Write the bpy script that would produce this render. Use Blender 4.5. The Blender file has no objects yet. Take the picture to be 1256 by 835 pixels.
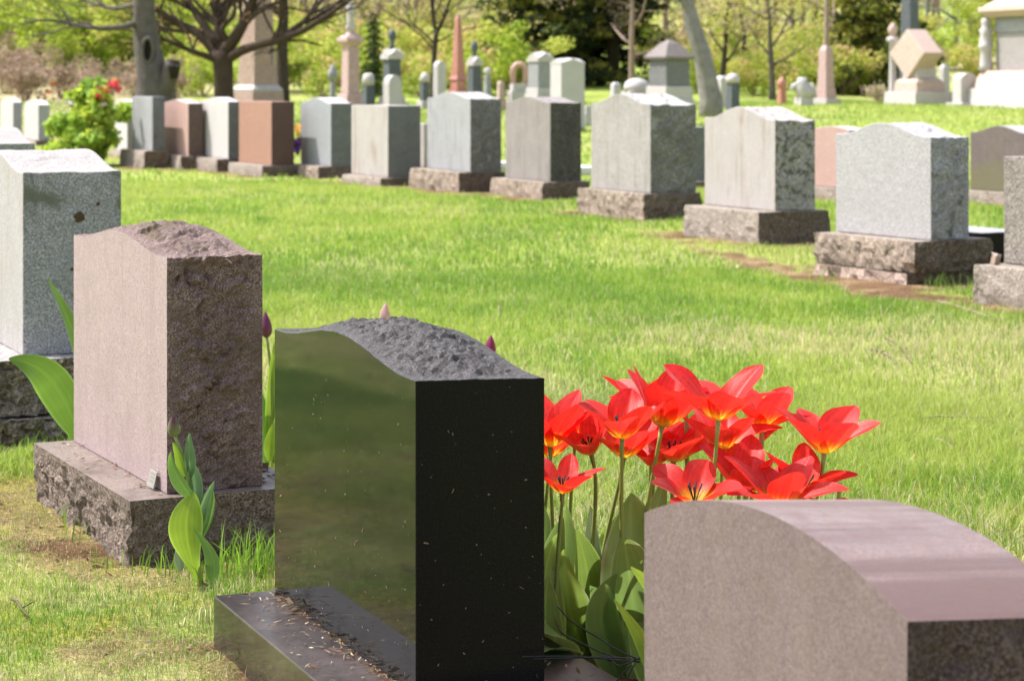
import bpy, bmesh, math, random
import numpy as np
from mathutils import Vector, Matrix, noise as mnoise

random.seed(7)
rng = np.random.default_rng(11)
scene = bpy.context.scene
C = scene.collection
R = math.radians

# ------------------------------------------------------------------ camera numbers
F, CX, HY, H = 2700.0, 628.0, 98.0, 1.30      # focal length and horizon in photo pixels, eye height in metres

def at(px, py, d):
    return Vector(((px - CX) * d / F, d, H - (py - HY) * d / F))

def sstep(a, b, x):
    t = np.clip((x - a) / (b - a), 0, 1)
    return t * t * (3 - 2 * t)

# ------------------------------------------------------------------ vector noise
def _hash(ix, iy, seed):
    h = (ix.astype(np.int64) * 374761393 + iy.astype(np.int64) * 668265263 + seed * 974711) & 0x7fffffff
    h = ((h ^ (h >> 13)) * 1274126177) & 0x7fffffff
    return ((h ^ (h >> 16)) & 0xffff) / 65535.0

def vnoise(x, y, seed=0):
    x = np.asarray(x, float); y = np.asarray(y, float)
    ix, iy = np.floor(x), np.floor(y)
    fx, fy = x - ix, y - iy
    fx = fx * fx * (3 - 2 * fx); fy = fy * fy * (3 - 2 * fy)
    a, b = _hash(ix, iy, seed), _hash(ix + 1, iy, seed)
    c, d = _hash(ix, iy + 1, seed), _hash(ix + 1, iy + 1, seed)
    return (a * (1 - fx) + b * fx) * (1 - fy) + (c * (1 - fx) + d * fx) * fy

def fbm(x, y, seed=0, octv=4):
    s, a, t = 0, 1.0, 0
    for o in range(octv):
        s = s + a * vnoise(np.asarray(x) * 2 ** o, np.asarray(y) * 2 ** o, seed + o * 17)
        t += a; a *= 0.5
    return s / t

# ------------------------------------------------------------------ terrain
def terr(x, y):
    x = np.asarray(x, float); y = np.asarray(y, float)
    z = 0.62 * sstep(30, 60, y)
    z = z + np.where(y > 66, (np.maximum(y - 66, 0)) ** 1.35 * 0.021, 0)
    z = z + (fbm(x * 0.05, y * 0.05, 5, 3) - 0.5) * 3.0 * sstep(80, 150, y)
    z = np.minimum(z, 26 + 0.01 * y)
    near = 1 - sstep(18, 40, y)
    z = z + near * ((fbm(x * 1.3, y * 1.3, 3, 3) - 0.5) * 0.035)
    return z

def tz(x, y):
    return float(terr(np.array([x]), np.array([y]))[0])

# ------------------------------------------------------------------ object helpers
def tag(o, label=None, cat=None, group=None, kind=None):
    if label: o['label'] = label
    if cat: o['category'] = cat
    if group: o['group'] = group
    if kind: o['kind'] = kind
    return o

def thing(name, label, cat, loc=(0, 0, 0), rz=0.0, group=None):
    o = bpy.data.objects.new(name, None)
    o.empty_display_size = 0.1
    C.objects.link(o)
    o.location = loc; o.rotation_euler = (0, 0, rz)
    return tag(o, label, cat, group)

def link(name, me, mats, parent=None):
    o = bpy.data.objects.new(name, me)
    C.objects.link(o)
    for m in (mats if isinstance(mats, (list, tuple)) else [mats]):
        me.materials.append(m)
    if parent is not None: o.parent = parent
    return o

def copy_tree(o, parent=None):
    c = o.copy(); C.objects.link(c); c.parent = parent
    for ch in list(o.children): copy_tree(ch, c)
    return c

class MB:
    """collects vertices, faces, material slots and vertex colours for one mesh"""
    def __init__(s): s.v, s.f, s.m, s.c = [], [], [], []
    def add(s, vs, fs, mi=0, col=None):
        o = len(s.v)
        s.v.extend(vs)
        s.f.extend([tuple(i + o for i in f) for f in fs])
        s.m.extend([mi] * len(fs))
        if col is not None:
            s.c.extend(col if len(col) == len(vs) and not isinstance(col, tuple) else [col] * len(vs))
        return s
    def mesh(s, name='mesh', smooth=False):
        me = bpy.data.meshes.new(name)
        me.from_pydata([tuple(v) for v in s.v], [], s.f)
        me.polygons.foreach_set('material_index', s.m)
        if smooth: me.polygons.foreach_set('use_smooth', [True] * len(s.f))
        if s.c and len(s.c) == len(s.v):
            a = me.color_attributes.new('Col', 'FLOAT_COLOR', 'POINT')
            a.data.foreach_set('color', np.array([(c[0], c[1], c[2], 1.0) for c in s.c], float).ravel())
        me.update()
        return me
    def build(s, name, mats, parent=None, smooth=False, bevel=0.0):
        o = link(name, s.mesh(name, smooth), mats, parent)
        if bevel:
            b = o.modifiers.new('edge', 'BEVEL'); b.width = bevel; b.segments = 2
            b.limit_method = 'ANGLE'; b.angle_limit = R(35)
        return o

def fast_mesh(name, verts, quads=None, tris=None, col=None):
    """numpy arrays straight into a mesh"""
    me = bpy.data.meshes.new(name)
    me.vertices.add(len(verts)); me.vertices.foreach_set('co', verts.astype(np.float32).ravel())
    loops, starts, n = [], [], 0
    if quads is not None and len(quads):
        loops.append(quads.ravel()); starts.append(np.arange(len(quads)) * 4); n = len(quads) * 4
    if tris is not None and len(tris):
        loops.append(tris.ravel()); starts.append(np.arange(len(tris)) * 3 + n)
    loops = np.concatenate(loops).astype(np.int32); starts = np.concatenate(starts).astype(np.int32)
    me.loops.add(len(loops)); me.loops.foreach_set('vertex_index', loops)
    me.polygons.add(len(starts)); me.polygons.foreach_set('loop_start', starts)
    if col is not None:
        a = me.color_attributes.new('Col', 'FLOAT_COLOR', 'POINT')
        a.data.foreach_set('color', np.concatenate([col, np.ones((len(col), 1))], 1).astype(np.float32).ravel())
    me.update(calc_edges=True); me.validate()
    return me

def tube_pts(pts, rads, n=8, cap=True, wob=0.0, seed=0):
    """vertices and faces of a tube along a list of points"""
    vs, fs = [], []
    P = [Vector(p) for p in pts]
    up = Vector((0.13, 0.31, 0.94))
    for i, p in enumerate(P):
        t = (P[min(i + 1, len(P) - 1)] - P[max(i - 1, 0)]).normalized()
        a = t.cross(up)
        if a.length < 1e-3: a = t.cross(Vector((1, 0, 0)))
        a.normalize(); b = t.cross(a)
        for k in range(n):
            q = 2 * math.pi * k / n
            r = rads[i]
            if wob: r *= 1 + wob * mnoise.noise(Vector((math.cos(q) * 1.7 + seed, math.sin(q) * 1.7, p.z * 1.3 + seed * 3)))
            vs.append(p + (a * math.cos(q) + b * math.sin(q)) * r)
    for i in range(len(P) - 1):
        for k in range(n):
            k2 = (k + 1) % n
            fs.append((i * n + k, i * n + k2, (i + 1) * n + k2, (i + 1) * n + k))
    if cap:
        fs.append(tuple(range(n - 1, -1, -1)))
        fs.append(tuple((len(P) - 1) * n + k for k in range(n)))
    return vs, fs

# ------------------------------------------------------------------ node helpers
def new_mat(name):
    m = bpy.data.materials.new(name); m.use_nodes = True
    nt = m.node_tree; nt.nodes.clear()
    out = nt.nodes.new('ShaderNodeOutputMaterial')
    b = nt.nodes.new('ShaderNodeBsdfPrincipled')
    nt.links.new(b.outputs[0], out.inputs['Surface'])
    return m, nt, b, out

def N(nt, typ, **kw):
    n = nt.nodes.new(typ)
    for k, v in kw.items():
        if k in n.inputs: n.inputs[k].default_value = v
        else: setattr(n, k, v)
    return n

def ramp(nt, fac, stops):
    r = nt.nodes.new('ShaderNodeValToRGB')
    e = r.color_ramp.elements
    while len(e) < len(stops): e.new(0.5)
    for i, (p, c) in enumerate(stops):
        e[i].position = p
        e[i].color = (c, c, c, 1) if isinstance(c, (int, float)) else (*c, 1)
    nt.links.new(fac, r.inputs[0])
    return r.outputs[0]

def mix(nt, fac, a, b, mode='MIX'):
    n = nt.nodes.new('ShaderNodeMix'); n.data_type = 'RGBA'; n.blend_type = mode
    for sock, v in ((n.inputs[0], fac), (n.inputs[6], a), (n.inputs[7], b)):
        if isinstance(v, bpy.types.NodeSocket): nt.links.new(v, sock)
        elif isinstance(v, (int, float)): sock.default_value = v
        else: sock.default_value = (*v, 1)
    return n.outputs[2]

def math_n(nt, op, a, b=0.0):
    n = nt.nodes.new('ShaderNodeMath'); n.operation = op
    for sock, v in ((n.inputs[0], a), (n.inputs[1], b)):
        if isinstance(v, bpy.types.NodeSocket): nt.links.new(v, sock)
        else: sock.default_value = v
    return n.outputs[0]

def noise_n(nt, vec, scale, detail=4.0, rough=0.6, dist=0.0):
    n = nt.nodes.new('ShaderNodeTexNoise')
    n.inputs['Scale'].default_value = scale; n.inputs['Detail'].default_value = detail
    n.inputs['Roughness'].default_value = rough; n.inputs['Distortion'].default_value = dist
    nt.links.new(vec, n.inputs['Vector'])
    return n.outputs['Fac']

def obj_vec(nt, scl=(1, 1, 1), shift=True):
    tc = nt.nodes.new('ShaderNodeTexCoord')
    mp = nt.nodes.new('ShaderNodeMapping'); mp.inputs['Scale'].default_value = scl
    nt.links.new(tc.outputs['Object'], mp.inputs['Vector'])
    if shift:
        oi = nt.nodes.new('ShaderNodeObjectInfo')
        sc = nt.nodes.new('ShaderNodeVectorMath'); sc.operation = 'SCALE'; sc.inputs[0].default_value = (37, 53, 29)
        nt.links.new(oi.outputs['Random'], sc.inputs['Scale'])
        ad = nt.nodes.new('ShaderNodeVectorMath'); ad.operation = 'ADD'
        nt.links.new(mp.outputs[0], ad.inputs[0]); nt.links.new(sc.outputs[0], ad.inputs[1])
        return ad.outputs[0]
    return mp.outputs[0]

def granite(name, dark, mid, light, grain=260, rough=0.7, bump=0.25, bscale=40, bdist=0.004,
            mottle=0.3, streak=None, lichen=None, foot=None, spec=0.4, grainw=0.12, blotch=None, band=None):
    """speckled stone; streak=(colour, amount), lichen=(colour, threshold, scale), foot=(colour, height) rising damp"""
    m, nt, b, out = new_mat(name)
    v = obj_vec(nt)
    g = noise_n(nt, v, grain, 3.0, 0.75)
    col = ramp(nt, g, [(0.5 - grainw, dark), (0.5, mid), (0.5 + grainw, light)])
    mo = noise_n(nt, v, 5.0, 6.0, 0.65)
    dk = tuple(c * 0.6 for c in mid)
    col = mix(nt, math_n(nt, 'MULTIPLY', ramp(nt, mo, [(0.42, 0.0), (0.68, 1.0)]), mottle), col, dk)
    st_ = noise_n(nt, v, 17.0, 7.0, 0.7)
    col = mix(nt, math_n(nt, 'MULTIPLY', ramp(nt, st_, [(0.48, 0.0), (0.66, 1.0)]), mottle), col, tuple(c * 0.72 for c in mid))
    if streak:
        gate = ramp(nt, noise_n(nt, obj_vec(nt, (6, 6, 3.2)), 1.0, 4.0, 0.6), [(0.42, 0.0), (0.6, 1.0)])
        sv = obj_vec(nt, (16, 16, 0.9))
        s = noise_n(nt, sv, 1.0, 5.0, 0.6, 0.3)
        col = mix(nt, math_n(nt, 'MULTIPLY', math_n(nt, 'MULTIPLY', ramp(nt, s, [(0.48, 0.0), (0.7, 1.0)]), gate), streak[1]), col, streak[0])
        s2 = noise_n(nt, obj_vec(nt, (34, 34, 1.6)), 1.0, 4.0, 0.6, 0.2)
        col = mix(nt, math_n(nt, 'MULTIPLY', math_n(nt, 'MULTIPLY', ramp(nt, s2, [(0.55, 0.0), (0.72, 1.0)]), gate), streak[1] * 0.7), col, tuple(c * 0.55 for c in streak[0]))
    if blotch:
        l = noise_n(nt, v, blotch[2], 7.0, 0.62, 0.6)
        col = mix(nt, ramp(nt, l, [(blotch[1], 0.0), (blotch[1] + 0.1, 0.9)]), col, blotch[0])
    if band:
        l = noise_n(nt, obj_vec(nt, (1.2, 11, 2)), 1.0, 6.0, 0.6, 0.5)
        col = mix(nt, math_n(nt, 'MULTIPLY', ramp(nt, l, [(0.44, 0.0), (0.62, 1.0)]), band[1]), col, band[0])
    if lichen:
        l = noise_n(nt, v, lichen[2], 8.0, 0.7, 0.8)
        col = mix(nt, ramp(nt, l, [(lichen[1], 0.0), (lichen[1] + 0.06, 0.85)]), col, lichen[0])
    if foot:
        tc = nt.nodes.new('ShaderNodeTexCoord'); sx = nt.nodes.new('ShaderNodeSeparateXYZ')
        nt.links.new(tc.outputs['Object'], sx.inputs[0])
        zz = math_n(nt, 'ADD', sx.outputs[2], math_n(nt, 'MULTIPLY', noise_n(nt, v, 7.0, 6.0), -foot[1] * 1.6))
        fr = ramp(nt, math_n(nt, 'DIVIDE', zz, foot[1]), [(0.0, 0.75), (0.6, 0.0)])
        col = mix(nt, fr, col, foot[0])
    col = mix(nt, 1.0, col, (1.03, 0.975, 0.99), 'MULTIPLY')
    nt.links.new(col, b.inputs['Base Color'])
    rr = noise_n(nt, v, 30, 4)
    nt.links.new(ramp(nt, rr, [(0.3, max(0.02, rough - 0.12)), (0.7, min(1, rough + 0.12))]), b.inputs['Roughness'])
    b.inputs['Specular IOR Level'].default_value = spec
    if bump:
        bn = nt.nodes.new('ShaderNodeBump'); bn.inputs['Strength'].default_value = bump; bn.inputs['Distance'].default_value = bdist
        h = math_n(nt, 'ADD', noise_n(nt, v, bscale, 9.0, 0.68), math_n(nt, 'MULTIPLY', g, 0.25))
        nt.links.new(h, bn.inputs['Height']); nt.links.new(bn.outputs[0], b.inputs['Normal'])
    return m

def leafy(name, trans=0.45, rough=0.55, spec=0.3, tint=(1, 1, 1), attr=True, col=None, vein=False):
    m, nt, b, out = new_mat(name)
    if attr:
        a = nt.nodes.new('ShaderNodeVertexColor'); a.layer_name = 'Col'
        c = mix(nt, 1.0, a.outputs[0], tint, 'MULTIPLY') if tint != (1, 1, 1) else a.outputs[0]
    else:
        v = obj_vec(nt)
        c = mix(nt, noise_n(nt, v, 9, 4), tuple(x * 0.75 for x in col), tuple(min(1, x * 1.25) for x in col))
    nt.links.new(c, b.inputs['Base Color'])
    b.inputs['Roughness'].default_value = rough; b.inputs['Specular IOR Level'].default_value = spec
    t = nt.nodes.new('ShaderNodeBsdfTranslucent'); nt.links.new(c, t.inputs[0])
    ms = nt.nodes.new('ShaderNodeMixShader'); ms.inputs[0].default_value = trans
    nt.links.new(b.outputs[0], ms.inputs[1]); nt.links.new(t.outputs[0], ms.inputs[2])
    nt.links.new(ms.outputs[0], out.inputs['Surface'])
    return m

def plain(name, col, rough=0.6, var=0.3, scale=12, spec=0.3, bump=0.3, bdist=0.004, bscale=30):
    m, nt, b, out = new_mat(name)
    v = obj_vec(nt)
    c = mix(nt, noise_n(nt, v, scale, 7, 0.65), tuple(x * (1 - var) for x in col), tuple(min(1, x * (1 + var)) for x in col))
    nt.links.new(c, b.inputs['Base Color'])
    b.inputs['Roughness'].default_value = rough; b.inputs['Specular IOR Level'].default_value = spec
    if bump:
        bn = nt.nodes.new('ShaderNodeBump'); bn.inputs['Strength'].default_value = bump; bn.inputs['Distance'].default_value = bdist
        nt.links.new(noise_n(nt, v, bscale, 8, 0.65), bn.inputs['Height']); nt.links.new(bn.outputs[0], b.inputs['Normal'])
    return m

# ------------------------------------------------------------------ stone materials
M = {}
MOSS = (0.10, 0.095, 0.035)
STAIN = (0.23, 0.15, 0.08)
M['white'] = granite('white marble', (0.34, 0.338, 0.333), (0.445, 0.443, 0.437), (0.53, 0.528, 0.522), 120, 0.7, 0.15, streak=((0.36, 0.33, 0.29), 0.35), mottle=0.12, foot=(STAIN, 0.06))
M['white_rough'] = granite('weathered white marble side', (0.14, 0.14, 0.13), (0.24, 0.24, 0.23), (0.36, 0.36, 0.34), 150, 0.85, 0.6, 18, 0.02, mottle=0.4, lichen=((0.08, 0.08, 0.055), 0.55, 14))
M['bluegrey'] = granite('blue grey granite', (0.17, 0.179, 0.19), (0.30, 0.314, 0.33), (0.43, 0.445, 0.46), 170, 0.6, 0.15, streak=((0.2, 0.208, 0.215), 0.85), mottle=0.3, foot=(STAIN, 0.04))
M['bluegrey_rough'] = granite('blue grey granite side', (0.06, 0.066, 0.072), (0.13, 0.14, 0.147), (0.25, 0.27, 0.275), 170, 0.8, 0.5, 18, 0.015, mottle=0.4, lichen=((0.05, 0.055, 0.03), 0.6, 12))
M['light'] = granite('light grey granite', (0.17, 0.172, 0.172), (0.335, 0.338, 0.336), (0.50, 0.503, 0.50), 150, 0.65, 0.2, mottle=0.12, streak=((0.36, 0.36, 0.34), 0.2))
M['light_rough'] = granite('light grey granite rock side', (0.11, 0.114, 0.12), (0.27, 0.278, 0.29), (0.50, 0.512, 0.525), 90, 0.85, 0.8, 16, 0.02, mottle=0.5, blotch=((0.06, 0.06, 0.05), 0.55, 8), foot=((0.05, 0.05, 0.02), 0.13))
M['cream'] = granite('streaked pale granite', (0.24, 0.228, 0.212), (0.36, 0.347, 0.33), (0.47, 0.457, 0.44), 150, 0.75, 0.2, streak=((0.25, 0.19, 0.14), 0.85), mottle=0.2, foot=(STAIN, 0.10))
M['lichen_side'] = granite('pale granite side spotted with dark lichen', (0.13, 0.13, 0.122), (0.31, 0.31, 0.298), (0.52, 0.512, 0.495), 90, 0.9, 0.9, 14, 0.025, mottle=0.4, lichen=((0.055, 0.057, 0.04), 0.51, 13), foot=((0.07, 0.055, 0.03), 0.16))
M['aged'] = granite('aged grey granite', (0.18, 0.176, 0.165), (0.31, 0.305, 0.287), (0.44, 0.434, 0.412), 150, 0.75, 0.25, streak=((0.19, 0.16, 0.12), 0.9), blotch=((0.22, 0.20, 0.17), 0.6, 11), mottle=0.35, foot=(STAIN, 0.07))
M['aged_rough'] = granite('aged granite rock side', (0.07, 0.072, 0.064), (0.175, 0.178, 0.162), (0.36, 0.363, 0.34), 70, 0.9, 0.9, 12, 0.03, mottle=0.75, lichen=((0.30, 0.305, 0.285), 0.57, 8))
M['warmgrey'] = granite('warm grey granite', (0.13, 0.121, 0.113), (0.24, 0.226, 0.213), (0.35, 0.336, 0.318), 170, 0.7, 0.2, streak=((0.15, 0.13, 0.11), 0.8), mottle=0.3)
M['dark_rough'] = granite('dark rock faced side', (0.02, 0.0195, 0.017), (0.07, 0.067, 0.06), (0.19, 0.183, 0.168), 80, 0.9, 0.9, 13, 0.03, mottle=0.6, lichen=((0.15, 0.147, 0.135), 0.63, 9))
M['rose'] = granite('rose granite', (0.24, 0.145, 0.125), (0.42, 0.285, 0.25), (0.53, 0.40, 0.355), 190, 0.6, 0.12, mottle=0.12, streak=((0.38, 0.23, 0.19), 0.2))
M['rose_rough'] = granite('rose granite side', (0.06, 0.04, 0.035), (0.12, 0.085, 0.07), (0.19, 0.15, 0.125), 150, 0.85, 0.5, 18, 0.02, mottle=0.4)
M['brown'] = granite('red brown granite', (0.17, 0.09, 0.065), (0.31, 0.17, 0.125), (0.41, 0.25, 0.19), 190, 0.55, 0.1, mottle=0.15)
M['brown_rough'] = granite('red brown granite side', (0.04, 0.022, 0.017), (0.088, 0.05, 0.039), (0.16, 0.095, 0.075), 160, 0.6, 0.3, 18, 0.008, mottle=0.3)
M['brown_top'] = M['brown']
M['slate'] = granite('grey granite', (0.16, 0.18, 0.19), (0.27, 0.295, 0.31), (0.40, 0.43, 0.44), 190, 0.5, 0.15, mottle=0.15, streak=((0.38, 0.40, 0.42), 0.25))
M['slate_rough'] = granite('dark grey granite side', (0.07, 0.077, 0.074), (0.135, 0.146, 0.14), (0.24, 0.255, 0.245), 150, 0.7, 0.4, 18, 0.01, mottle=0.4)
M['plum'] = granite('dark mauve granite with green algae', (0.07, 0.05, 0.05), (0.14, 0.115, 0.105), (0.22, 0.19, 0.175), 150, 0.7, 0.2, mottle=0.4, foot=((0.13, 0.13, 0.06), 0.35), streak=((0.16, 0.15, 0.09), 0.4))
M['tweed'] = granite('brown grey granite', (0.06, 0.055, 0.045), (0.20, 0.18, 0.155), (0.40, 0.37, 0.33), 130, 0.8, 0.4, 60, 0.004, mottle=0.2, grainw=0.09)
M['base_warm'] = granite('rock faced brown base stone', (0.13, 0.10, 0.07), (0.30, 0.245, 0.185), (0.52, 0.45, 0.37), 80, 0.9, 1.0, 14, 0.03, mottle=0.5, blotch=((0.06, 0.052, 0.035), 0.56, 10))
M['base_pale'] = granite('rock faced pale base stone', (0.15, 0.128, 0.098), (0.31, 0.274, 0.226), (0.49, 0.445, 0.39), 80, 0.9, 1.0, 14, 0.03, mottle=0.4, blotch=((0.10, 0.085, 0.055), 0.58, 9))
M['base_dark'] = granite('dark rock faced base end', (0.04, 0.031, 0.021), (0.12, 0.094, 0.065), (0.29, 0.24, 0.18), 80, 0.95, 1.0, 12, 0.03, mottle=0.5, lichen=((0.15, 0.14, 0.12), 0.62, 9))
M['footing'] = granite('pinkish rubble footing', (0.20, 0.15, 0.11), (0.38, 0.30, 0.24), (0.54, 0.45, 0.38), 70, 0.95, 1.0, 12, 0.03, mottle=0.4, blotch=((0.08, 0.05, 0.03), 0.56, 8))

# near stones get their own, finer materials
M['pink_face'] = granite('fine pink granite face', (0.14, 0.096, 0.094), (0.335, 0.262, 0.262), (0.47, 0.394, 0.39), 330, 0.55, 0.12, 60, 0.002, mottle=0.22, streak=((0.22, 0.172, 0.17), 0.5), foot=((0.17, 0.135, 0.08), 0.11), grainw=0.15)
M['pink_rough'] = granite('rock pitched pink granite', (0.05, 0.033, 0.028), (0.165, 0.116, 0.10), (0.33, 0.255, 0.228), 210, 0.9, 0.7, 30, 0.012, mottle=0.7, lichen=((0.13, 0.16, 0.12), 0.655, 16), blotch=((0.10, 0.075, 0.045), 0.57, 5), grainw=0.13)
M['pink_base'] = granite('rock pitched base of the pink stone', (0.055, 0.04, 0.028), (0.20, 0.158, 0.122), (0.40, 0.335, 0.275), 150, 0.92, 1.0, 45, 0.02, mottle=0.65, blotch=((0.12, 0.10, 0.06), 0.56, 6), lichen=((0.38, 0.345, 0.29), 0.69, 15))
M['pink_base_top'] = granite('stained sawn top of the pink stone base', (0.08, 0.06, 0.05), (0.165, 0.13, 0.11), (0.26, 0.22, 0.19), 200, 0.55, 0.3, 30, 0.004, mottle=0.7, blotch=((0.085, 0.062, 0.045), 0.5, 5), spec=0.6)
M['left_face'] = granite('white granite face', (0.24, 0.238, 0.228), (0.345, 0.34, 0.33), (0.43, 0.425, 0.415), 150, 0.7, 0.2, mottle=0.15, streak=((0.27, 0.235, 0.19), 0.6), foot=((0.30, 0.21, 0.12), 0.13), lichen=((0.17, 0.165, 0.15), 0.66, 22))
M['left_side'] = granite('grey granite side with green lichen', (0.13, 0.14, 0.145), (0.25, 0.265, 0.27), (0.41, 0.43, 0.435), 140, 0.75, 0.2, 60, 0.003, mottle=0.3, blotch=((0.10, 0.115, 0.08), 0.55, 5.5), foot=((0.085, 0.085, 0.05), 0.18), grainw=0.12)
M['left_top'] = granite('pale weathered granite top', (0.19, 0.184, 0.174), (0.285, 0.278, 0.266), (0.38, 0.373, 0.361), 120, 0.8, 0.4, 40, 0.005, mottle=0.2)
M['left_base'] = granite('pitted stacked rubble base', (0.07, 0.06, 0.045), (0.22, 0.19, 0.15), (0.46, 0.41, 0.34), 90, 0.95, 1.0, 26, 0.03, mottle=0.6, lichen=((0.60, 0.56, 0.50), 0.575, 8.5), blotch=((0.05, 0.045, 0.025), 0.57, 9))
M['front_face'] = granite('brown grey granite face', (0.092, 0.067, 0.065), (0.145, 0.113, 0.109), (0.205, 0.166, 0.161), 300, 0.6, 0.1, 60, 0.002, mottle=0.2, streak=((0.19, 0.145, 0.13), 0.3), grainw=0.14)
M['front_top'] = granite('smooth mauve granite top', (0.145, 0.10, 0.09), (0.205, 0.15, 0.136), (0.27, 0.21, 0.193), 260, 0.42, 0.1, 14, 0.004, mottle=0.5, spec=0.45, blotch=((0.15, 0.10, 0.088), 0.54, 6), band=((0.115, 0.072, 0.062), 0.9))
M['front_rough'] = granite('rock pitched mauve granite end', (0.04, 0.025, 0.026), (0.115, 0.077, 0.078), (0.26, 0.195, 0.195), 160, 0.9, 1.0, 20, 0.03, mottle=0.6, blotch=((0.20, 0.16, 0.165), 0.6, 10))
M['black_rough'] = granite('rock pitched black granite top', (0.013, 0.0115, 0.011), (0.038, 0.034, 0.033), (0.115, 0.105, 0.103), 210, 0.75, 0.9, 40, 0.01, mottle=0.4, grainw=0.1, spec=0.5)

def polished_black(name, dust, rough, dustcol=(0.20, 0.17, 0.12)):
    m, nt, b, out = new_mat(name)
    v = obj_vec(nt, shift=False)
    g = noise_n(nt, v, 420, 2, 0.8)
    col = ramp(nt, g, [(0.42, (0.004, 0.004, 0.005)), (0.6, (0.011, 0.01, 0.011)), (0.72, (0.05, 0.045, 0.05))])
    sp = nt.nodes.new('ShaderNodeTexVoronoi'); sp.inputs['Scale'].default_value = 70; sp.inputs['Randomness'].default_value = 1
    nt.links.new(v, sp.inputs['Vector'])
    keep = ramp(nt, noise_n(nt, v, 17, 3), [(0.5, 0.0), (0.6, 1.0)])
    spot = math_n(nt, 'MULTIPLY', ramp(nt, sp.outputs['Distance'], [(0.04, 1.0), (0.085, 0.0)]), keep)
    d2 = math_n(nt, 'MULTIPLY', ramp(nt, noise_n(nt, v, 6, 8, 0.7), [(0.35, 0.15), (0.75, 1.0)]), dust)
    tc = nt.nodes.new('ShaderNodeTexCoord'); sx = nt.nodes.new('ShaderNodeSeparateXYZ'); nt.links.new(tc.outputs['Object'], sx.inputs[0])
    low = ramp(nt, math_n(nt, 'ADD', sx.outputs[2], math_n(nt, 'MULTIPLY', noise_n(nt, v, 3.0, 5), -0.25)), [(-0.05, 1.0), (0.28, 0.22)])
    d2 = math_n(nt, 'MULTIPLY', d2, low)
    col = mix(nt, d2, col, dustcol)
    col = mix(nt, spot, col, (0.42, 0.36, 0.25))
    nt.links.new(col, b.inputs['Base Color'])
    nt.links.new(math_n(nt, 'ADD', math_n(nt, 'MULTIPLY', ramp(nt, noise_n(nt, v, 9, 6), [(0.3, 0.0), (0.7, 1.0)]), 0.05), rough), b.inputs['Roughness'])
    b.inputs['IOR'].default_value = 1.45
    return m
M['black_face'] = polished_black('polished black granite', 0.05, 0.03)
M['black_side'] = polished_black('black granite end', 0.006, 0.25)
M['black_face'].node_tree.nodes['Principled BSDF'].inputs['Specular IOR Level'].default_value = 0.28
M['black_side'].node_tree.nodes['Principled BSDF'].inputs['Specular IOR Level'].default_value = 0.12
M['black_base'] = polished_black('dusty polished base of black granite', 0.30, 0.07)
M['black_base_top'] = polished_black('dusty top of black granite base', 0.75, 0.28, (0.11, 0.085, 0.078))
M['black_base_top'].node_tree.nodes['Principled BSDF'].inputs['Specular IOR Level'].default_value = 0.3
# ------------------------------------------------------------------ stone blocks
FOOT = []      # footprints (x, y, angle, x0, x1, y0, y1) used to keep grass out of the stones
DIRT = []      # (x, y, radius, strength) bare soil

def prof_fn(kind, hump):
    def f(u):
        if kind == 'serp':            # level shoulders with a raised middle
            return hump * (0.5 - 0.5 * math.cos(2 * math.pi * min(max((u - 0.04) / 0.92, 0), 1)))
        if kind == 'oval':
            return hump * (1 - (2 * u - 1) ** 2)
        if kind == 'peak':
            return hump * (1 - abs(2 * u - 1))
        if kind == 'round':
            return hump * math.sqrt(max(0, 1 - (2 * u - 1) ** 2))
        return 0.0
    return f

def rock(p, off, fine, sc=1.0):
    """depth of a pitched rock face: overlapping scallops left by the chisel, with finer breakage on top"""
    wob = Vector((mnoise.noise(p * 11 * fine + off), mnoise.noise(p * 11 * fine + off + Vector((5, 1, 7))), mnoise.noise(p * 11 * fine + off + Vector((2, 8, 3)))))
    def facets(q):               # every cell is one broken plane with its own depth and tilt
        c = mnoise.voronoi(q)[1][0]
        tl_ = Vector((mnoise.noise(c * 3.1), mnoise.noise(c * 3.7 + Vector((4, 2, 9))), mnoise.noise(c * 2.9 + Vector((8, 8, 1)))))
        return 0.9 * mnoise.noise(c * 5.3 + Vector((1, 6, 2))) + 1.5 * (q - c).dot(tl_)
    q = p * 6.0 * fine + off + wob * 0.5
    return sc * (0.75 * facets(q) + 0.42 * facets(q * 2.6 + Vector((3, 3, 3)))) + 0.32 * mnoise.fractal(p * 30 * fine + off, 0.9, 2.1, 5) + 0.35

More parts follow.
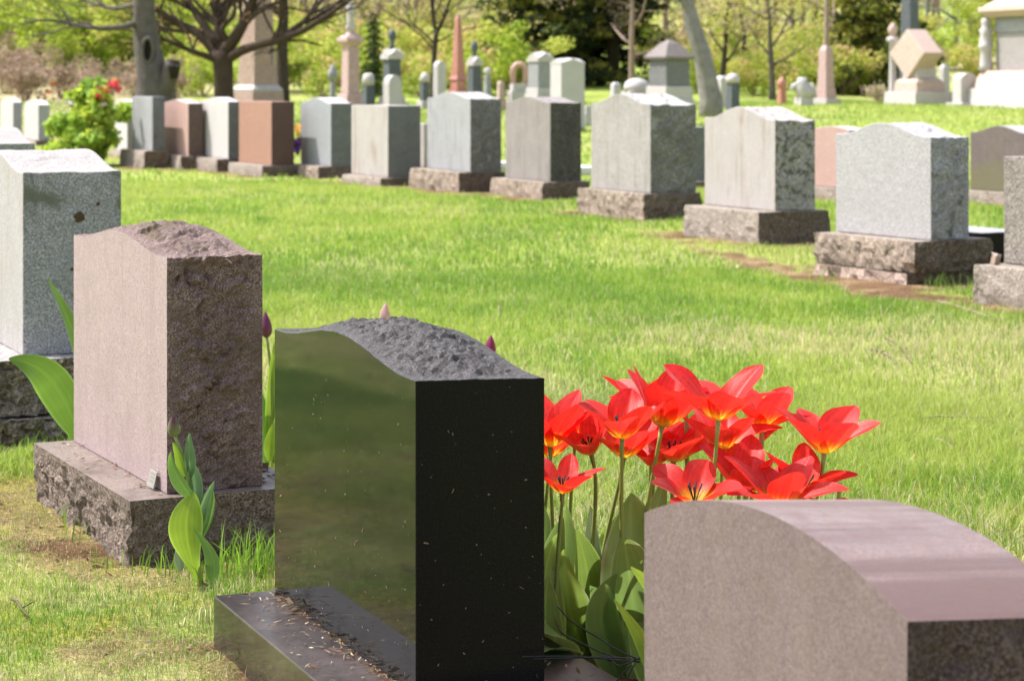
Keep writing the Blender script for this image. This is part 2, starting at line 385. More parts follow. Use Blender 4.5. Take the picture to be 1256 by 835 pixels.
def slab(name, parent, L, T, Hh, kind='flat', hump=0.0, mats=None, res=0.05, amp=None, loc=(0, 0, 0), seed=0, bevel=0.004, bulge=0.0, fine=1.0, smooth=False, scal=1.0, tilt=0.0, crown=0.0):
    """block with its near front corner at loc: x = thickness, y = width, z = height.
    mats: dict side->material for keys front, back, near, far, top.  amp: dict side->roughness of the rock face in metres"""
    amp = amp or {}
    nx, ny, nz = max(1, round(T / res)), max(2, round(L / res)), max(1, round(Hh / res))
    if kind != 'flat': ny = max(ny, 14)
    f = prof_fn(kind, hump)
    keys = list(dict.fromkeys(mats.values()))
    idx, vs, fs, ms, sd = {}, [], [], [], []
    off = Vector((seed * 3.7, seed * 1.9, seed * 5.3))
    def fb(p, sc):
        return mnoise.fractal(p * sc + off, 0.7, 2.0, 6)
    def vert(i, j, k):
        key = (i, j, k)
        if key in idx: return idx[key]
        p = Vector((T * i / nx, L * j / ny, 0))
        p.z = k / nz * (Hh + f(j / ny) - tilt * p.x + crown * math.sin(math.pi * i / nx) * min(1.0, min(j, ny - j) / ny / 0.22) ** 0.8)
        q = p.copy()
        # each rough side is pushed in by noise, fading to nothing where it meets a sawn side so that arris stays straight
        for side, on, ax, sg in (('front', i == 0, 0, 1), ('back', i == nx, 0, -1), ('near', j == 0, 1, 1), ('far', j == ny, 1, -1), ('top', k == nz, 2, -1)):
            a = amp.get(side, 0)
            if on and a:
                n = rock(p, off, fine, scal)
                w = 1.0
                for s2, on2, d in (('front', i == 0, p.x), ('back', i == nx, T - p.x), ('near', j == 0, p.y), ('far', j == ny, L - p.y), ('top', k == nz, Hh - p.z)):
                    if s2 != side and not amp.get(s2, 0) and s2 != 'bottom':
                        w = min(w, max(0.12, min(1, abs(d) / 0.06)))
                q[ax] += sg * a * max(-0.35, n) * w
                if bulge and side != 'top' and ax != 2:
                    zz = k / nz
                    q[ax] += -sg * bulge * (1 - (2 * zz - 1) ** 2)
        idx[key] = len(vs); vs.append(q + Vector(loc))
        return idx[key]
    def face(a, side):
        fs.append(a); ms.append(keys.index(mats[side])); sd.append(side)
    for j in range(ny):
        for k in range(nz):
            face((vert(0, j, k), vert(0, j, k + 1), vert(0, j + 1, k + 1), vert(0, j + 1, k)), 'front')
            face((vert(nx, j, k), vert(nx, j + 1, k), vert(nx, j + 1, k + 1), vert(nx, j, k + 1)), 'back')
    for i in range(nx):
        for k in range(nz):
            face((vert(i, 0, k), vert(i + 1, 0, k), vert(i + 1, 0, k + 1), vert(i, 0, k + 1)), 'near')
            face((vert(i, ny, k), vert(i, ny, k + 1), vert(i + 1, ny, k + 1), vert(i + 1, ny, k)), 'far')
        for j in range(ny):
            face((vert(i, j, nz), vert(i + 1, j, nz), vert(i + 1, j + 1, nz), vert(i, j + 1, nz)), 'top')
            face((vert(i, j, 0), vert(i, j + 1, 0), vert(i + 1, j + 1, 0), vert(i + 1, j, 0)), 'front'); sd[-1] = 'bottom'
    b = MB(); b.v = vs; b.f = fs; b.m = ms
    o = b.build(name, keys, parent, smooth=smooth)
    if bevel:                      # round only the arrises between two sides
        owner = {}
        for fi, fc in enumerate(fs):
            for q in range(4):
                e = (min(fc[q], fc[(q + 1) % 4]), max(fc[q], fc[(q + 1) % 4]))
                owner.setdefault(e, []).append(sd[fi])
        me = o.data
        w = np.zeros(len(me.edges), np.float32)
        for e in me.edges:
            k = owner.get((min(e.vertices), max(e.vertices)), ())
            if len(k) == 2 and k[0] != k[1]: w[e.index] = 1.0
        at_ = me.attributes.new('bevel_weight_edge', 'FLOAT', 'EDGE'); at_.data.foreach_set('value', w)
        bv = o.modifiers.new('edge', 'BEVEL'); bv.width = bevel; bv.segments = 2; bv.limit_method = 'WEIGHT'; bv.use_clamp_overlap = True
    return o

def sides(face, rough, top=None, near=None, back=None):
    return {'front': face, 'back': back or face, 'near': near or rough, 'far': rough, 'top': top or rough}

def place_foot(x, y, a, x0, x1, y0, y1):
    FOOT.append((x, y, a, x0, x1, y0, y1))

def solve_w(X0, Y0, px, a):      # how far along the width direction the pixel column px lies
    p = px - CX; c, s = math.cos(a), math.sin(a)
    return (F * X0 - p * Y0) / (p * c + F * s)

def solve_t(X0, Y0, px, a):
    p = px - CX; c, s = math.cos(a), math.sin(a)
    return (p * Y0 - F * X0) / (F * c - p * s)

def headstone(label, xl, xc, xr, yb, yt, yh, base, deg, kind, mt, mb, group=None, amp=None, bamp=0.02, res=0.06, D=None, seed=1, humpy=None, lean=0.0, base_label=None, foot=None, maxL=1.5, cat='gravestone'):
    """stone read off the photograph by its left edge, near corner and right edge; base = (left, corner, right, ground) columns and row"""
    a = R(deg); c, s = math.cos(a), math.sin(a)
    bl, bc, br, gy = base
    Db = D or H * F / (gy - HY)
    for _ in range(4):
        zg = tz((bc - CX) * Db / F, Db)
        if D is None: Db = (H - zg) * F / (gy - HY)
    Xb = (bc - CX) * Db / F
    Ds = Db + 0.10
    Xs = (xc - CX) * Ds / F
    zb = H - (yb - HY) * Ds / F
    zt = H - (yt - HY) * Ds / F
    L = min(maxL, max(0.35, solve_w(Xs, Ds, xl, a))); T = max(0.15, solve_t(Xs, Ds, xr, a))
    zh = H - (yh - HY) * (Ds + 0.45 * L * c) / F
    hump = max(0.0, zh - zt) * 0.78
    t = thing('headstone', label, cat, (Xs, Ds, zg), a, group)
    hb = max(0.05, zb - zg)
    am = {'near': 0.02, 'far': 0.02, 'top': 0.012} if amp is None else amp
    tb = slab('tablet', t, L, T, zt - zb, kind, hump, mt, res, am, (0, 0, hb), seed, bevel=0.005)
    if lean: tb.rotation_euler = (0, lean, 0)
    # base, in the stone's own frame
    dx, dy = Xb - Xs, Db - Ds
    lx = min(-0.04, dx * c + dy * s); ly = min(-0.03, -dx * s + dy * c)
    lx = max(lx, -0.28); ly = max(ly, -0.28)
    bx, by = Xs + lx * c - ly * s, Ds + lx * s + ly * c
    bT = max(T - lx + 0.05, solve_t(bx, by, br, a)); bT = min(bT, T - lx + 0.4)
    bL = max(L - ly + 0.03, min(L - ly + 0.3, solve_w(bx, by, bl, a)))
    zlo = 0.075 if foot else -0.062
    slab('base', t, bL, bT, hb - zlo - 0.002, 'flat', 0, mb, min(res, 0.06), {'front': bamp, 'near': bamp, 'back': bamp, 'far': bamp, 'top': 0.004}, (lx, ly, zlo), seed + 20, bevel=0.008, bulge=0.01)
    if foot:
        slab('footing', t, bL - 0.02, bT - 0.05, 0.137, 'flat', 0, sides(M['footing'], M['base_dark']), 0.05, {'front': 0.05, 'near': 0.05, 'back': 0.04, 'far': 0.04, 'top': 0.01}, (lx - 0.035, ly + 0.04, -0.065), seed + 50, bevel=0.01)
    place_foot(Xs, Ds, a, lx, lx + bT, ly, ly + bL)
    DIRT.append((Xs, Ds, a, lx, lx + bT, ly, ly + bL, 0.55, 0.95))
    return t

ROWG = 'headstones standing along the far side of the lawn'
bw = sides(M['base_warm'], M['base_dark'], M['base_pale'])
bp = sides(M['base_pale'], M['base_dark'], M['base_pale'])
S = sides

# the row across the lawn, from its near end on the right to its far end on the left
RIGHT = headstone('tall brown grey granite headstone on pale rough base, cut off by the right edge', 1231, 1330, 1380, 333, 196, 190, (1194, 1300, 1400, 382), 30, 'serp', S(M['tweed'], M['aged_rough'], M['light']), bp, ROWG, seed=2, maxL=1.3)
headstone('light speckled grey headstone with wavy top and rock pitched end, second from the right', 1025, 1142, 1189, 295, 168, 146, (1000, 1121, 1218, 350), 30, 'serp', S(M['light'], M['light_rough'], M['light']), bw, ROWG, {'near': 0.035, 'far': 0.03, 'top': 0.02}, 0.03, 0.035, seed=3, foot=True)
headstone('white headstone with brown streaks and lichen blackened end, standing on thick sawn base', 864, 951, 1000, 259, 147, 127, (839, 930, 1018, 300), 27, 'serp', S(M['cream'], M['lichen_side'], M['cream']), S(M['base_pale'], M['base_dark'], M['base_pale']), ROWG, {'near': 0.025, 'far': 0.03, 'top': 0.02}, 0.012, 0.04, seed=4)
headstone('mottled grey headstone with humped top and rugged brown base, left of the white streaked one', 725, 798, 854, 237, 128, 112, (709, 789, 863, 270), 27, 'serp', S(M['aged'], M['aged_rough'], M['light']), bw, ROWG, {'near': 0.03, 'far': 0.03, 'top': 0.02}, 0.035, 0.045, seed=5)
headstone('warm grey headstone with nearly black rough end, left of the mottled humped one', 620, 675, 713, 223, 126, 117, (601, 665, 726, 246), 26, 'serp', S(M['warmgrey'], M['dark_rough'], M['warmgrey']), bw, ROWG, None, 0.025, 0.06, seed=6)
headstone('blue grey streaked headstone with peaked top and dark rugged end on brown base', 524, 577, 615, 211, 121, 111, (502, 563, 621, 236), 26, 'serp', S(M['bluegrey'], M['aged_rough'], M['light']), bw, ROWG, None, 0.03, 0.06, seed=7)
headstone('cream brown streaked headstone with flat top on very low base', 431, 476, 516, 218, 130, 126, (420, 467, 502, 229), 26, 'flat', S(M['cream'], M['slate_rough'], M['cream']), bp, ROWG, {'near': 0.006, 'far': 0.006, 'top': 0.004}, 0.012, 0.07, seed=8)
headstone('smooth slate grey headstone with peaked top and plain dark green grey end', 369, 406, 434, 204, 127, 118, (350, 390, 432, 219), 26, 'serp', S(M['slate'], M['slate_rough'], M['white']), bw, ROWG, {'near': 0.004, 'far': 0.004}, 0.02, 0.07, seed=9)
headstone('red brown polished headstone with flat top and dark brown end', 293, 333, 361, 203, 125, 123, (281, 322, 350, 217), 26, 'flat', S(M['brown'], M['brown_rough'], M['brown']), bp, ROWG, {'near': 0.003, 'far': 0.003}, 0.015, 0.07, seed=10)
headstone('pure white headstone with dark mossy end between the brown and the pink ones', 246, 280, 297, 195, 125, 118, (232, 266, 300, 211), 26, 'serp', S(M['white'], M['slate_rough'], M['white']), bp, ROWG, {'near': 0.01, 'far': 0.01}, 0.02, 0.07, seed=11)  # ends use the dark grey side stone
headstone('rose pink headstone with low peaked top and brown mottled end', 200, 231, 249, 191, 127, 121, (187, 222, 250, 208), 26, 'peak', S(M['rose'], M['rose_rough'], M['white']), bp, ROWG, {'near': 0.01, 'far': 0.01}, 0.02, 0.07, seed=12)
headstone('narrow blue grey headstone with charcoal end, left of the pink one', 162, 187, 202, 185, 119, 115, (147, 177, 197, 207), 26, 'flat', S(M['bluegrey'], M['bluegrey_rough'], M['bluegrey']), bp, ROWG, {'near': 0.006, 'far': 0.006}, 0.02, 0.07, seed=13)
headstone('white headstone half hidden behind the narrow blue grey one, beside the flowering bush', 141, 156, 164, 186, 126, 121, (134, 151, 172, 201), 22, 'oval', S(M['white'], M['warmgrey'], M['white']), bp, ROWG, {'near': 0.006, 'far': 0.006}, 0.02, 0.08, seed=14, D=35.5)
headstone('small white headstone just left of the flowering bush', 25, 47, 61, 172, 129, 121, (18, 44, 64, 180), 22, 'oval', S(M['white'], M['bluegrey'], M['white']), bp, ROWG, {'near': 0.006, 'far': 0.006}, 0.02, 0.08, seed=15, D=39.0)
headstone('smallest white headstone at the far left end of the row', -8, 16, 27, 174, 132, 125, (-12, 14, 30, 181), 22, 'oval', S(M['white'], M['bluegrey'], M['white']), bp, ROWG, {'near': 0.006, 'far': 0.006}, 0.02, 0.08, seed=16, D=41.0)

# second row, seen through the gaps
G2 = 'headstones seen behind the far row'
headstone('pale pink headstone partly hidden between the white streaked and the light speckled ones', 998, 1042, 1062, 231, 160, 154, (990, 1038, 1070, 246), 30, 'oval', S(M['rose'], M['rose_rough'], M['white']), bp, G2, {'near': 0.006, 'far': 0.006}, 0.01, 0.06, seed=17)
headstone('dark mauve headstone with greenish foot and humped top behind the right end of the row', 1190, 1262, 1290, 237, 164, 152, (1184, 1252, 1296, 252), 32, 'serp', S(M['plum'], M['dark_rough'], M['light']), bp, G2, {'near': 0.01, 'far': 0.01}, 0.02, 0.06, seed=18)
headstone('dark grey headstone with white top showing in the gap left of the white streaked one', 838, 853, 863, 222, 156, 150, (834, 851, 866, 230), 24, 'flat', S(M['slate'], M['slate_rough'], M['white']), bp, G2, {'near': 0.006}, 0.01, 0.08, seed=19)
headstone('thin yellow stained white headstone showing beside the cream streaked one', 505, 520, 527, 206, 152, 150, (500, 518, 530, 214), 26, 'flat', S(M['cream'], M['cream'], M['white']), bp, G2, {'near': 0.004}, 0.01, 0.08, seed=20)

o = slab('stone_chip', None, 0.05, 0.05, 0.075, 'flat', 0, S(M['white'], M['white']), 0.02, {x: 0.012 for x in ('front', 'near', 'far', 'back', 'top')}, (-0.02, -0.02, 0), 88, bevel=0.003)
bpy.context.view_layer.update()
bb = [c for c in RIGHT.children if c.name.startswith('base')][0]
hz = max(v.co.z for v in bb.data.vertices)
lx0 = min(v.co.x for v in bb.data.vertices)
o.location = RIGHT.matrix_world @ Vector((lx0 * 0.5, solve_w(RIGHT.location.x, RIGHT.location.y, 1229, RIGHT.rotation_euler.z) - 0.05, hz - 0.005)); o.rotation_euler = (0.1, 0.15, R(30))
tag(o, 'small white wedge of stone standing on the pale base at the right edge', 'stone')
# low dark polished marker behind the light speckled headstone
def gp(px, py, z=None):
    d = 20.0
    for _ in range(6):
        zz = tz((px - CX) * d / F, d) if z is None else z
        d = (H - zz) * F / (py - HY)
    return Vector(((px - CX) * d / F, d, zz))
p = gp(1204, 336)
t = thing('grave_marker', 'low blue black polished block lying between the two right hand headstones', 'grave marker', p, R(30))
slab('block', t, 0.75, 0.42, 0.285, 'flat', 0, S(M['black_side'], M['black_side'], M['bluegrey']), 0.06, {}, (0, 0, -0.01), 3)  # paler blue grey top puts the sky's reflection into the colour
slab('plinth', t, 0.85, 0.5, 0.05, 'flat', 0, S(M['base_warm'], M['base_dark']), 0.06, {'front': 0.01, 'near': 0.01}, (-0.05, -0.05, -0.04), 5)
place_foot(p.x, p.y, R(30), -0.05, 0.45, -0.05, 0.8)
wm = plain('whitewashed stone', (0.62, 0.61, 0.58), 0.7, 0.1)
for (px, py, w, lb) in ((607, 208, 0.55, 'low white ledger slab on grass behind the blue grey peaked headstone'), (716, 214, 0.45, 'low white ledger slab on grass right of the black ended headstone')):
    p = gp(px, py)
    t = thing('ledger_slab', lb, 'grave slab', p, R(26), 'low white slabs behind the row')
    slab('slab', t, 1.1, w, 0.13, 'flat', 0, S(wm, wm), 0.1, {'front': 0.006}, (-w / 2, -0.3, -0.02), 3, bevel=0.01)
    slab('kerb', t, 1.2, w + 0.1, 0.05, 'flat', 0, S(M['base_pale'], M['base_warm']), 0.1, {'front': 0.006}, (-w / 2 - 0.05, -0.35, -0.03), 4, bevel=0.01)

# ------------------------------------------------------------------ the near stones
# 1: polished black stone with rock pitched wavy top
a = R(22.6); c_, s_ = math.cos(a), math.sin(a)
x0, y0 = -0.185, 4.23
t = thing('headstone', 'polished black granite headstone with rough wavy top in the middle foreground', 'gravestone', (x0, y0, 0), a)
hb = 0.115
zc = H - (466 - HY) * y0 / F
slab('tablet', t, 0.953, 0.27, zc - hb, 'serp', 0.042, {'front': M['black_face'], 'back': M['black_face'], 'near': M['black_side'], 'far': M['black_side'], 'top': M['black_rough']}, 0.0105, {'top': 0.021}, (0, 0, hb), 7, bevel=0.0018, fine=2.0, scal=0.6, tilt=0.033, crown=0.028)
slab('base', t, 1.08, 0.56, hb + 0.08, 'flat', 0, {'front': M['black_base'], 'back': M['black_base'], 'near': M['black_base'], 'far': M['black_base'], 'top': M['black_base_top']}, 0.06, {}, (-0.141, -0.112, -0.082), 8, bevel=0.003)
place_foot(x0, y0, a, -0.141, 0.384, -0.112, 0.968)
DIRT.append((x0, y0, a, -0.141, 0.384, -0.112, 0.968, 0.38, 0.8))
BLACK = (x0, y0, a)

# 2: pink granite stone
a = R(26.0)
x0, y0 = -0.945, 6.03
t = thing('headstone', 'pink granite headstone with wavy top and brown rock pitched end, left of the black one', 'gravestone', (x0, y0, 0), a)
hb = 0.167
zc = H - (316 - HY) * y0 / F
slab('tablet', t, 0.985, 0.276, zc - hb, 'serp', 0.043, {'front': M['pink_face'], 'back': M['pink_face'], 'near': M['pink_rough'], 'far': M['pink_rough'], 'top': M['pink_rough']}, 0.0115, {'top': 0.020, 'near': 0.030, 'far': 0.02}, (0, 0, hb), 12, bevel=0.0015, fine=1.8, scal=0.8, crown=0.026)
slab('base', t, 1.06, 0.52, hb + 0.06, 'flat', 0, {'front': M['pink_base'], 'back': M['pink_base'], 'near': M['pink_base'], 'far': M['pink_base'], 'top': M['pink_base_top']}, 0.014, {'front': 0.026, 'near': 0.024, 'far': 0.02, 'back': 0.02}, (-0.12, -0.05, -0.062), 31, bevel=0.002, fine=2.0, scal=0.7)
place_foot(x0, y0, a, -0.12, 0.40, -0.05, 1.01)
DIRT.append((x0, y0, a, -0.12, 0.40, -0.05, 1.01, 0.42, 1.0))
PINK = (x0, y0, a)
# white plastic tag leaning on the foot of the pink stone
tg = thing('marker_tag', 'small white plastic tag leaning on foot of the pink headstone', 'tag', (x0 + 0.065 * -math.sin(a) - 0.012 * math.cos(a), y0 + 0.065 * math.cos(a) - 0.012 * math.sin(a), hb + 0.003), a)
b = MB()
b.add([(-0.008, 0, 0), (-0.008, 0.062, 0), (0.003, 0.062, 0.046), (0.003, 0, 0.046), (-0.005, 0, 0), (-0.005, 0.062, 0), (0.006, 0.062, 0.046), (0.006, 0, 0.046)],
      [(0, 3, 2, 1), (4, 5, 6, 7), (0, 1, 5, 4), (2, 3, 7, 6), (1, 2, 6, 5), (0, 4, 7, 3)])
b.build('plate', plain('white plastic', (0.25, 0.235, 0.205), 0.7, 0.4), tg, bevel=0.0015)
b = MB()
for z in (0.016, 0.026, 0.036):
    x = -0.0086 + z / 0.046 * 0.011
    b.add([(x, 0.012, z), (x, 0.05, z), (x + 0.0012, 0.05, z + 0.004), (x + 0.0012, 0.012, z + 0.004)], [(0, 3, 2, 1)])
b.build('printed_lines', plain('grey print', (0.19, 0.18, 0.17), 0.6), tg)

# 3: white stone at the left edge
a = R(24)
D = 7.95; x0, y0 = (28 - CX) * D / F, D
t = thing('headstone', 'white headstone with lichen spotted grey end at the left edge, behind the pink one', 'gravestone', (x0, y0, 0), a)
zb = H - (437 - HY) * y0 / F; zc = H - (211 - HY) * y0 / F
T = solve_t(x0, y0, 149, a)
slab('tablet', t, 1.05, T, zc - zb, 'serp', 0.064, {'front': M['left_face'], 'back': M['left_face'], 'near': M['left_side'], 'far': M['left_side'], 'top': M['left_top']}, 0.03, {'near': 0.004, 'top': 0.006}, (0, 0, zb), 21, bevel=0.006)
slab('base', t, 1.3, T + 0.30, zb - 0.105, 'flat', 0, S(M['left_base'], M['left_base'], M['left_top']), 0.016, {'front': 0.05, 'near': 0.05, 'far': 0.04, 'back': 0.04, 'top': 0.006}, (-0.14, -0.13, 0.108), 41, bevel=0.004, fine=1.5)
slab('footing', t, 1.34, T + 0.34, 0.165, 'flat', 0, S(M['left_base'], M['left_base'], M['base_pale']), 0.016, {'front': 0.05, 'near': 0.055, 'far': 0.04, 'back': 0.04, 'top': 0.01}, (-0.16, -0.17, -0.065), 45, bevel=0.004, fine=1.6)
for i, (px, py, r) in enumerate(((97, 266, 0.019), (120, 250, 0.007), (88, 330, 0.006))):
    lx = solve_t(x0, y0, px, a); yy = y0 + lx * math.sin(a)
    zz = H - (py - HY) * yy / F
    b = MB(); nn = 14
    vs_ = [(lx, -0.008, zz)] + [(lx + r * (1 + 0.25 * math.sin(3 * k + i)) * math.cos(2 * math.pi * k / nn), -0.0035, zz + r * (1 + 0.2 * math.cos(2 * k)) * math.sin(2 * math.pi * k / nn)) for k in range(nn)]
    b.add(vs_, [(0, 1 + k, 1 + (k + 1) % nn) for k in range(nn)]); b.build('lichen_spot', plain('brown lichen', (0.07, 0.045, 0.02), 0.9, 0.4), t)
place_foot(x0, y0, a, -0.16, T + 0.18, -0.17, 1.15)
DIRT.append((x0, y0, a, -0.16, T + 0.18, -0.17, 1.15, 0.25, 0.9))

# 4: the next white stone beyond it
D = 11.4; x0, y0 = (-40 - CX) * D / F, D
t = thing('headstone', 'white headstone at the left edge showing only its top corner above a nearer one', 'gravestone', (x0, y0, 0), a)
zb = 0.2; zc = H - (177 - HY) * y0 / F
T = solve_t(x0, y0, 43, a)
slab('tablet', t, 1.05, T, zc - zb, 'serp', 0.075, {'front': M['left_face'], 'back': M['left_face'], 'near': M['left_side'], 'far': M['left_side'], 'top': M['left_top']}, 0.05, {'near': 0.004}, (0, 0, zb), 22)
slab('base', t, 1.25, T + 0.24, zb + 0.05, 'flat', 0, S(M['left_base'], M['left_base'], M['left_top']), 0.05, {'front': 0.03, 'near': 0.03}, (-0.12, -0.1, -0.052), 42)
place_foot(x0, y0, a, -0.12, T + 0.12, -0.1, 1.15)

# 5: the blurred stone in front, right
a = R(22.6)
D = 2.72; x0, y0 = (1113 - CX) * D / F, D
t = thing('headstone', 'brown granite headstone with smooth arched top, blurred in the right foreground', 'gravestone', (x0, y0, 0), a)
zc = H - (762 - HY) * y0 / F
slab('tablet', t, 0.74, 0.27, zc - 0.14, 'oval', 0.07, {'front': M['front_face'], 'back': M['front_face'], 'near': M['front_rough'], 'far': M['front_rough'], 'top': M['front_top']}, 0.014, {'near': 0.018, 'far': 0.018}, (0, 0, 0.14), 61, bevel=0.003, tilt=0.07)
FRONT = t
slab('base', t, 0.86, 0.45, 0.2, 'flat', 0, S(M['base_warm'], M['base_dark'], M['base_pale']), 0.03, {'front': 0.02, 'near': 0.02, 'back': 0.02}, (-0.09, -0.06, -0.062), 62)
place_foot(x0, y0, a, -0.09, 0.36, -0.06, 0.8)
DIRT.append((x0, y0, a, -0.09, 0.36, -0.06, 0.8, 0.5, 1.0))
# ------------------------------------------------------------------ ground and grass
def foot_dist(x, y):
    """distance outside the nearest footprint (negative inside)"""
    d = np.full(x.shape, 1e3)
    for (fx, fy, a, a0, a1, b0, b1) in FOOT:
        c, s = math.cos(a), math.sin(a)
        lx = (x - fx) * c + (y - fy) * s; ly = -(x - fx) * s + (y - fy) * c
        qx = np.maximum(a0 - lx, lx - a1); qy = np.maximum(b0 - ly, ly - b1)
        dd = np.hypot(np.maximum(qx, 0), np.maximum(qy, 0)) + np.minimum(np.maximum(qx, qy), 0)
        d = np.minimum(d, dd)
    return d

BED = (0.33, 4.78, 0.62)    # tulip bed, centre and radius
def dirt_map(x, y):
    """how bare the soil is: round the stones, in the tulip bed, and in worn patches"""
    m = np.zeros(x.shape)
    n = fbm(x * 3.1, y * 3.1, 21, 4)
    for (fx, fy, a, a0, a1, b0, b1, r, k) in DIRT:
        c, s = math.cos(a), math.sin(a)
        lx = (x - fx) * c + (y - fy) * s; ly = -(x - fx) * s + (y - fy) * c
        d = np.hypot(np.maximum(np.maximum(a0 - lx, lx - a1), 0), np.maximum(np.maximum(b0 - ly, ly - b1), 0))
        d = d + (n - 0.5) * r * 1.6
        m = np.maximum(m, k * (1 - sstep(0.0, r, d)))
    d = np.hypot(x - BED[0], y - BED[1]) + (n - 0.5) * 0.4
    m = np.maximum(m, 0.9 * (1 - sstep(BED[2] * 0.6, BED[2], d)))
    # worn strip in front of the right end of the row
    yl = np.interp(x, [0.6, 1.33, 1.95, 2.4, 2.85, 4.0], [20.3, 17.6, 14.45, 13.3, 12.25, 10.5])
    n2 = fbm(x * 7, y * 4, 23, 3)
    d = np.abs(y - yl) * 0.42 + (n - 0.5) * 0.9 + (n2 - 0.5) * 0.5
    m = np.maximum(m, 0.85 * (1 - sstep(0.10, 0.55, d)) * sstep(0.7, 1.4, x) * (1 - sstep(4.2, 5.0, x)))
    # moss worn through in the foreground
    m = np.maximum(m, 0.6 * sstep(0.48, 0.66, fbm(x * 3.3, y * 2.4, 25, 4)) * (1 - sstep(6.6, 7.3, y)) * (1 - sstep(-0.3, 0.1, x)))
    return m

def straw_map(x, y):
    """dry, pale patches on the lawn"""
    n = fbm(x * 0.9 + 4, y * 0.55, 33, 4)
    band = np.exp(-((y - 10.2 - 0.25 * x) / 1.5) ** 2)
    near = (1 - sstep(6.2, 7.4, y)) * sstep(-2.1, -1.6, x) * (0.6 + 0.9 * sstep(0.4, 0.6, fbm(x * 4, y * 4, 37, 3)))
    return np.clip(sstep(0.50, 0.68, n) * 0.22 + band * sstep(0.36, 0.6, n) * 0.5 + near * 0.28, 0, 1)

def axis(breaks):
    out = [breaks[0][0]]
    for (a, b, s) in breaks_pairs(breaks):
        n = max(1, int(round((b - a) / s)))
        out.extend(np.linspace(a, b, n + 1)[1:])
    return np.array(out)
def breaks_pairs(b):
    return [(b[i][0], b[i + 1][0], b[i][1]) for i in range(len(b) - 1)]

def gh0(x, y, d):
    w = 1 - sstep(9, 16, np.hypot(x, y)); w2 = 1 - sstep(6.5, 8, y)
    return terr(x, y) + w * ((fbm(x * 9, y * 9, 61, 3) - 0.5) * 0.022 * (0.5 + d)) - d * 0.012 * w + w2 * (fbm(x * 26, y * 26, 62, 3) - 0.5) * 0.020

gx = axis([(-900, 60), (-300, 20), (-100, 5), (-30, 1.0), (-8, 0.2), (-3, 0.06), (-2.2, 0.022), (0.4, 0.06), (3.2, 0.12), (8, 0.6), (30, 5), (100, 20), (300, 60), (900, 1)])
gy = axis([(-300, 40), (-40, 6), (-4, 0.6), (2, 0.1), (4.2, 0.022), (7.4, 0.05), (8.5, 0.08), (15, 0.25), (40, 1.0), (70, 3), (200, 12), (400, 50), (1400, 1)])
GX, GY = np.meshgrid(gx, gy)
gxf, gyf = GX.ravel(), GY.ravel()
gz = terr(gxf, gyf)
dm = dirt_map(gxf, gyf)
nearw = 1 - sstep(9, 16, np.hypot(gxf, gyf))
gz = gh0(gxf, gyf, dm)
lawn = np.array([0.25, 0.30, 0.065]); soil = np.array([0.135, 0.078, 0.042]); thatch = np.array([0.42, 0.36, 0.18]); moss = np.array([0.30, 0.29, 0.045])
hillg = np.array([0.26, 0.34, 0.07]); litter = np.array([0.34, 0.26, 0.17])
st = straw_map(gxf, gyf)[:, None]
col = lawn * (1 - st * 0.7) + thatch * st * 0.7
mo = (sstep(0.48, 0.6, fbm(gxf * 2.3, gyf * 2.3, 71, 4)) * (1 - sstep(7, 9, gyf)) * sstep(-2.1, -1.6, gxf))[:, None]
col = col * (1 - mo * 0.85) + moss * mo * 0.85
dry = fbm(gxf * 5, gyf * 5, 81, 4)[:, None]
dcol = soil * (0.65 + 0.9 * dry)
dcol = dcol * (1 - sstep(0.5, 0.7, dry) * 0.6) + np.array([0.30, 0.22, 0.12]) * sstep(0.5, 0.7, dry) * 0.6
fgm = ((1 - sstep(6.8, 7.6, gyf)) * sstep(0.42, 0.56, fbm(gxf * 6, gyf * 6, 83, 4)))[:, None]
dcol = dcol * (1 - mo * 0.5) + moss * mo * 0.5
dcol = dcol * (1 - fgm * 0.6) + np.array([0.27, 0.225, 0.085]) * fgm * 0.6
dmc = sstep(0.25, 0.75, dm)[:, None]
col = col * (1 - dmc) + dcol * dmc
wd = sstep(-0.135, -0.165, gxf / np.maximum(gyf, 1))
hw = np.maximum(sstep(60, 85, gyf), sstep(46, 56, gyf) * wd)[:, None]
hn = np.maximum(sstep(0.42, 0.62, fbm(gxf * 0.09, gyf * 0.06, 91, 4)), wd * (1 - sstep(80, 90, gyf)))[:, None]
col = col * (1 - hw) + (hillg * (1 - hn * 0.75) + litter * hn * 0.75) * hw
nyy, nxx = len(gy), len(gx)
ii = np.arange(nyy * nxx).reshape(nyy, nxx)
quads = np.stack([ii[:-1, :-1].ravel(), ii[:-1, 1:].ravel(), ii[1:, 1:].ravel(), ii[1:, :-1].ravel()], 1)
me = fast_mesh('ground', np.stack([gxf, gyf, gz], 1), quads, None, col)
me.polygons.foreach_set('use_smooth', np.ones(len(quads), bool))
gm, nt, bs, out = new_mat('soil, moss and thatch')
vc = nt.nodes.new('ShaderNodeVertexColor'); vc.layer_name = 'Col'
gv = obj_vec(nt, shift=False)
fine = noise_n(nt, gv, 55, 7, 0.7)
cc = mix(nt, 1.0, vc.outputs[0], ramp(nt, fine, [(0.3, 0.45), (0.5, 0.95), (0.72, 1.65)]), 'MULTIPLY')
cc = mix(nt, 1.0, cc, ramp(nt, noise_n(nt, gv, 210, 4, 0.75), [(0.36, 0.5), (0.5, 1.0), (0.64, 1.7)]), 'MULTIPLY')
cc = mix(nt, 1.0, cc, ramp(nt, noise_n(nt, gv, 6, 5, 0.6), [(0.3, 0.75), (0.7, 1.25)]), 'MULTIPLY')
nt.links.new(cc, bs.inputs['Base Color']); bs.inputs['Roughness'].default_value = 0.95; bs.inputs['Specular IOR Level'].default_value = 0.1
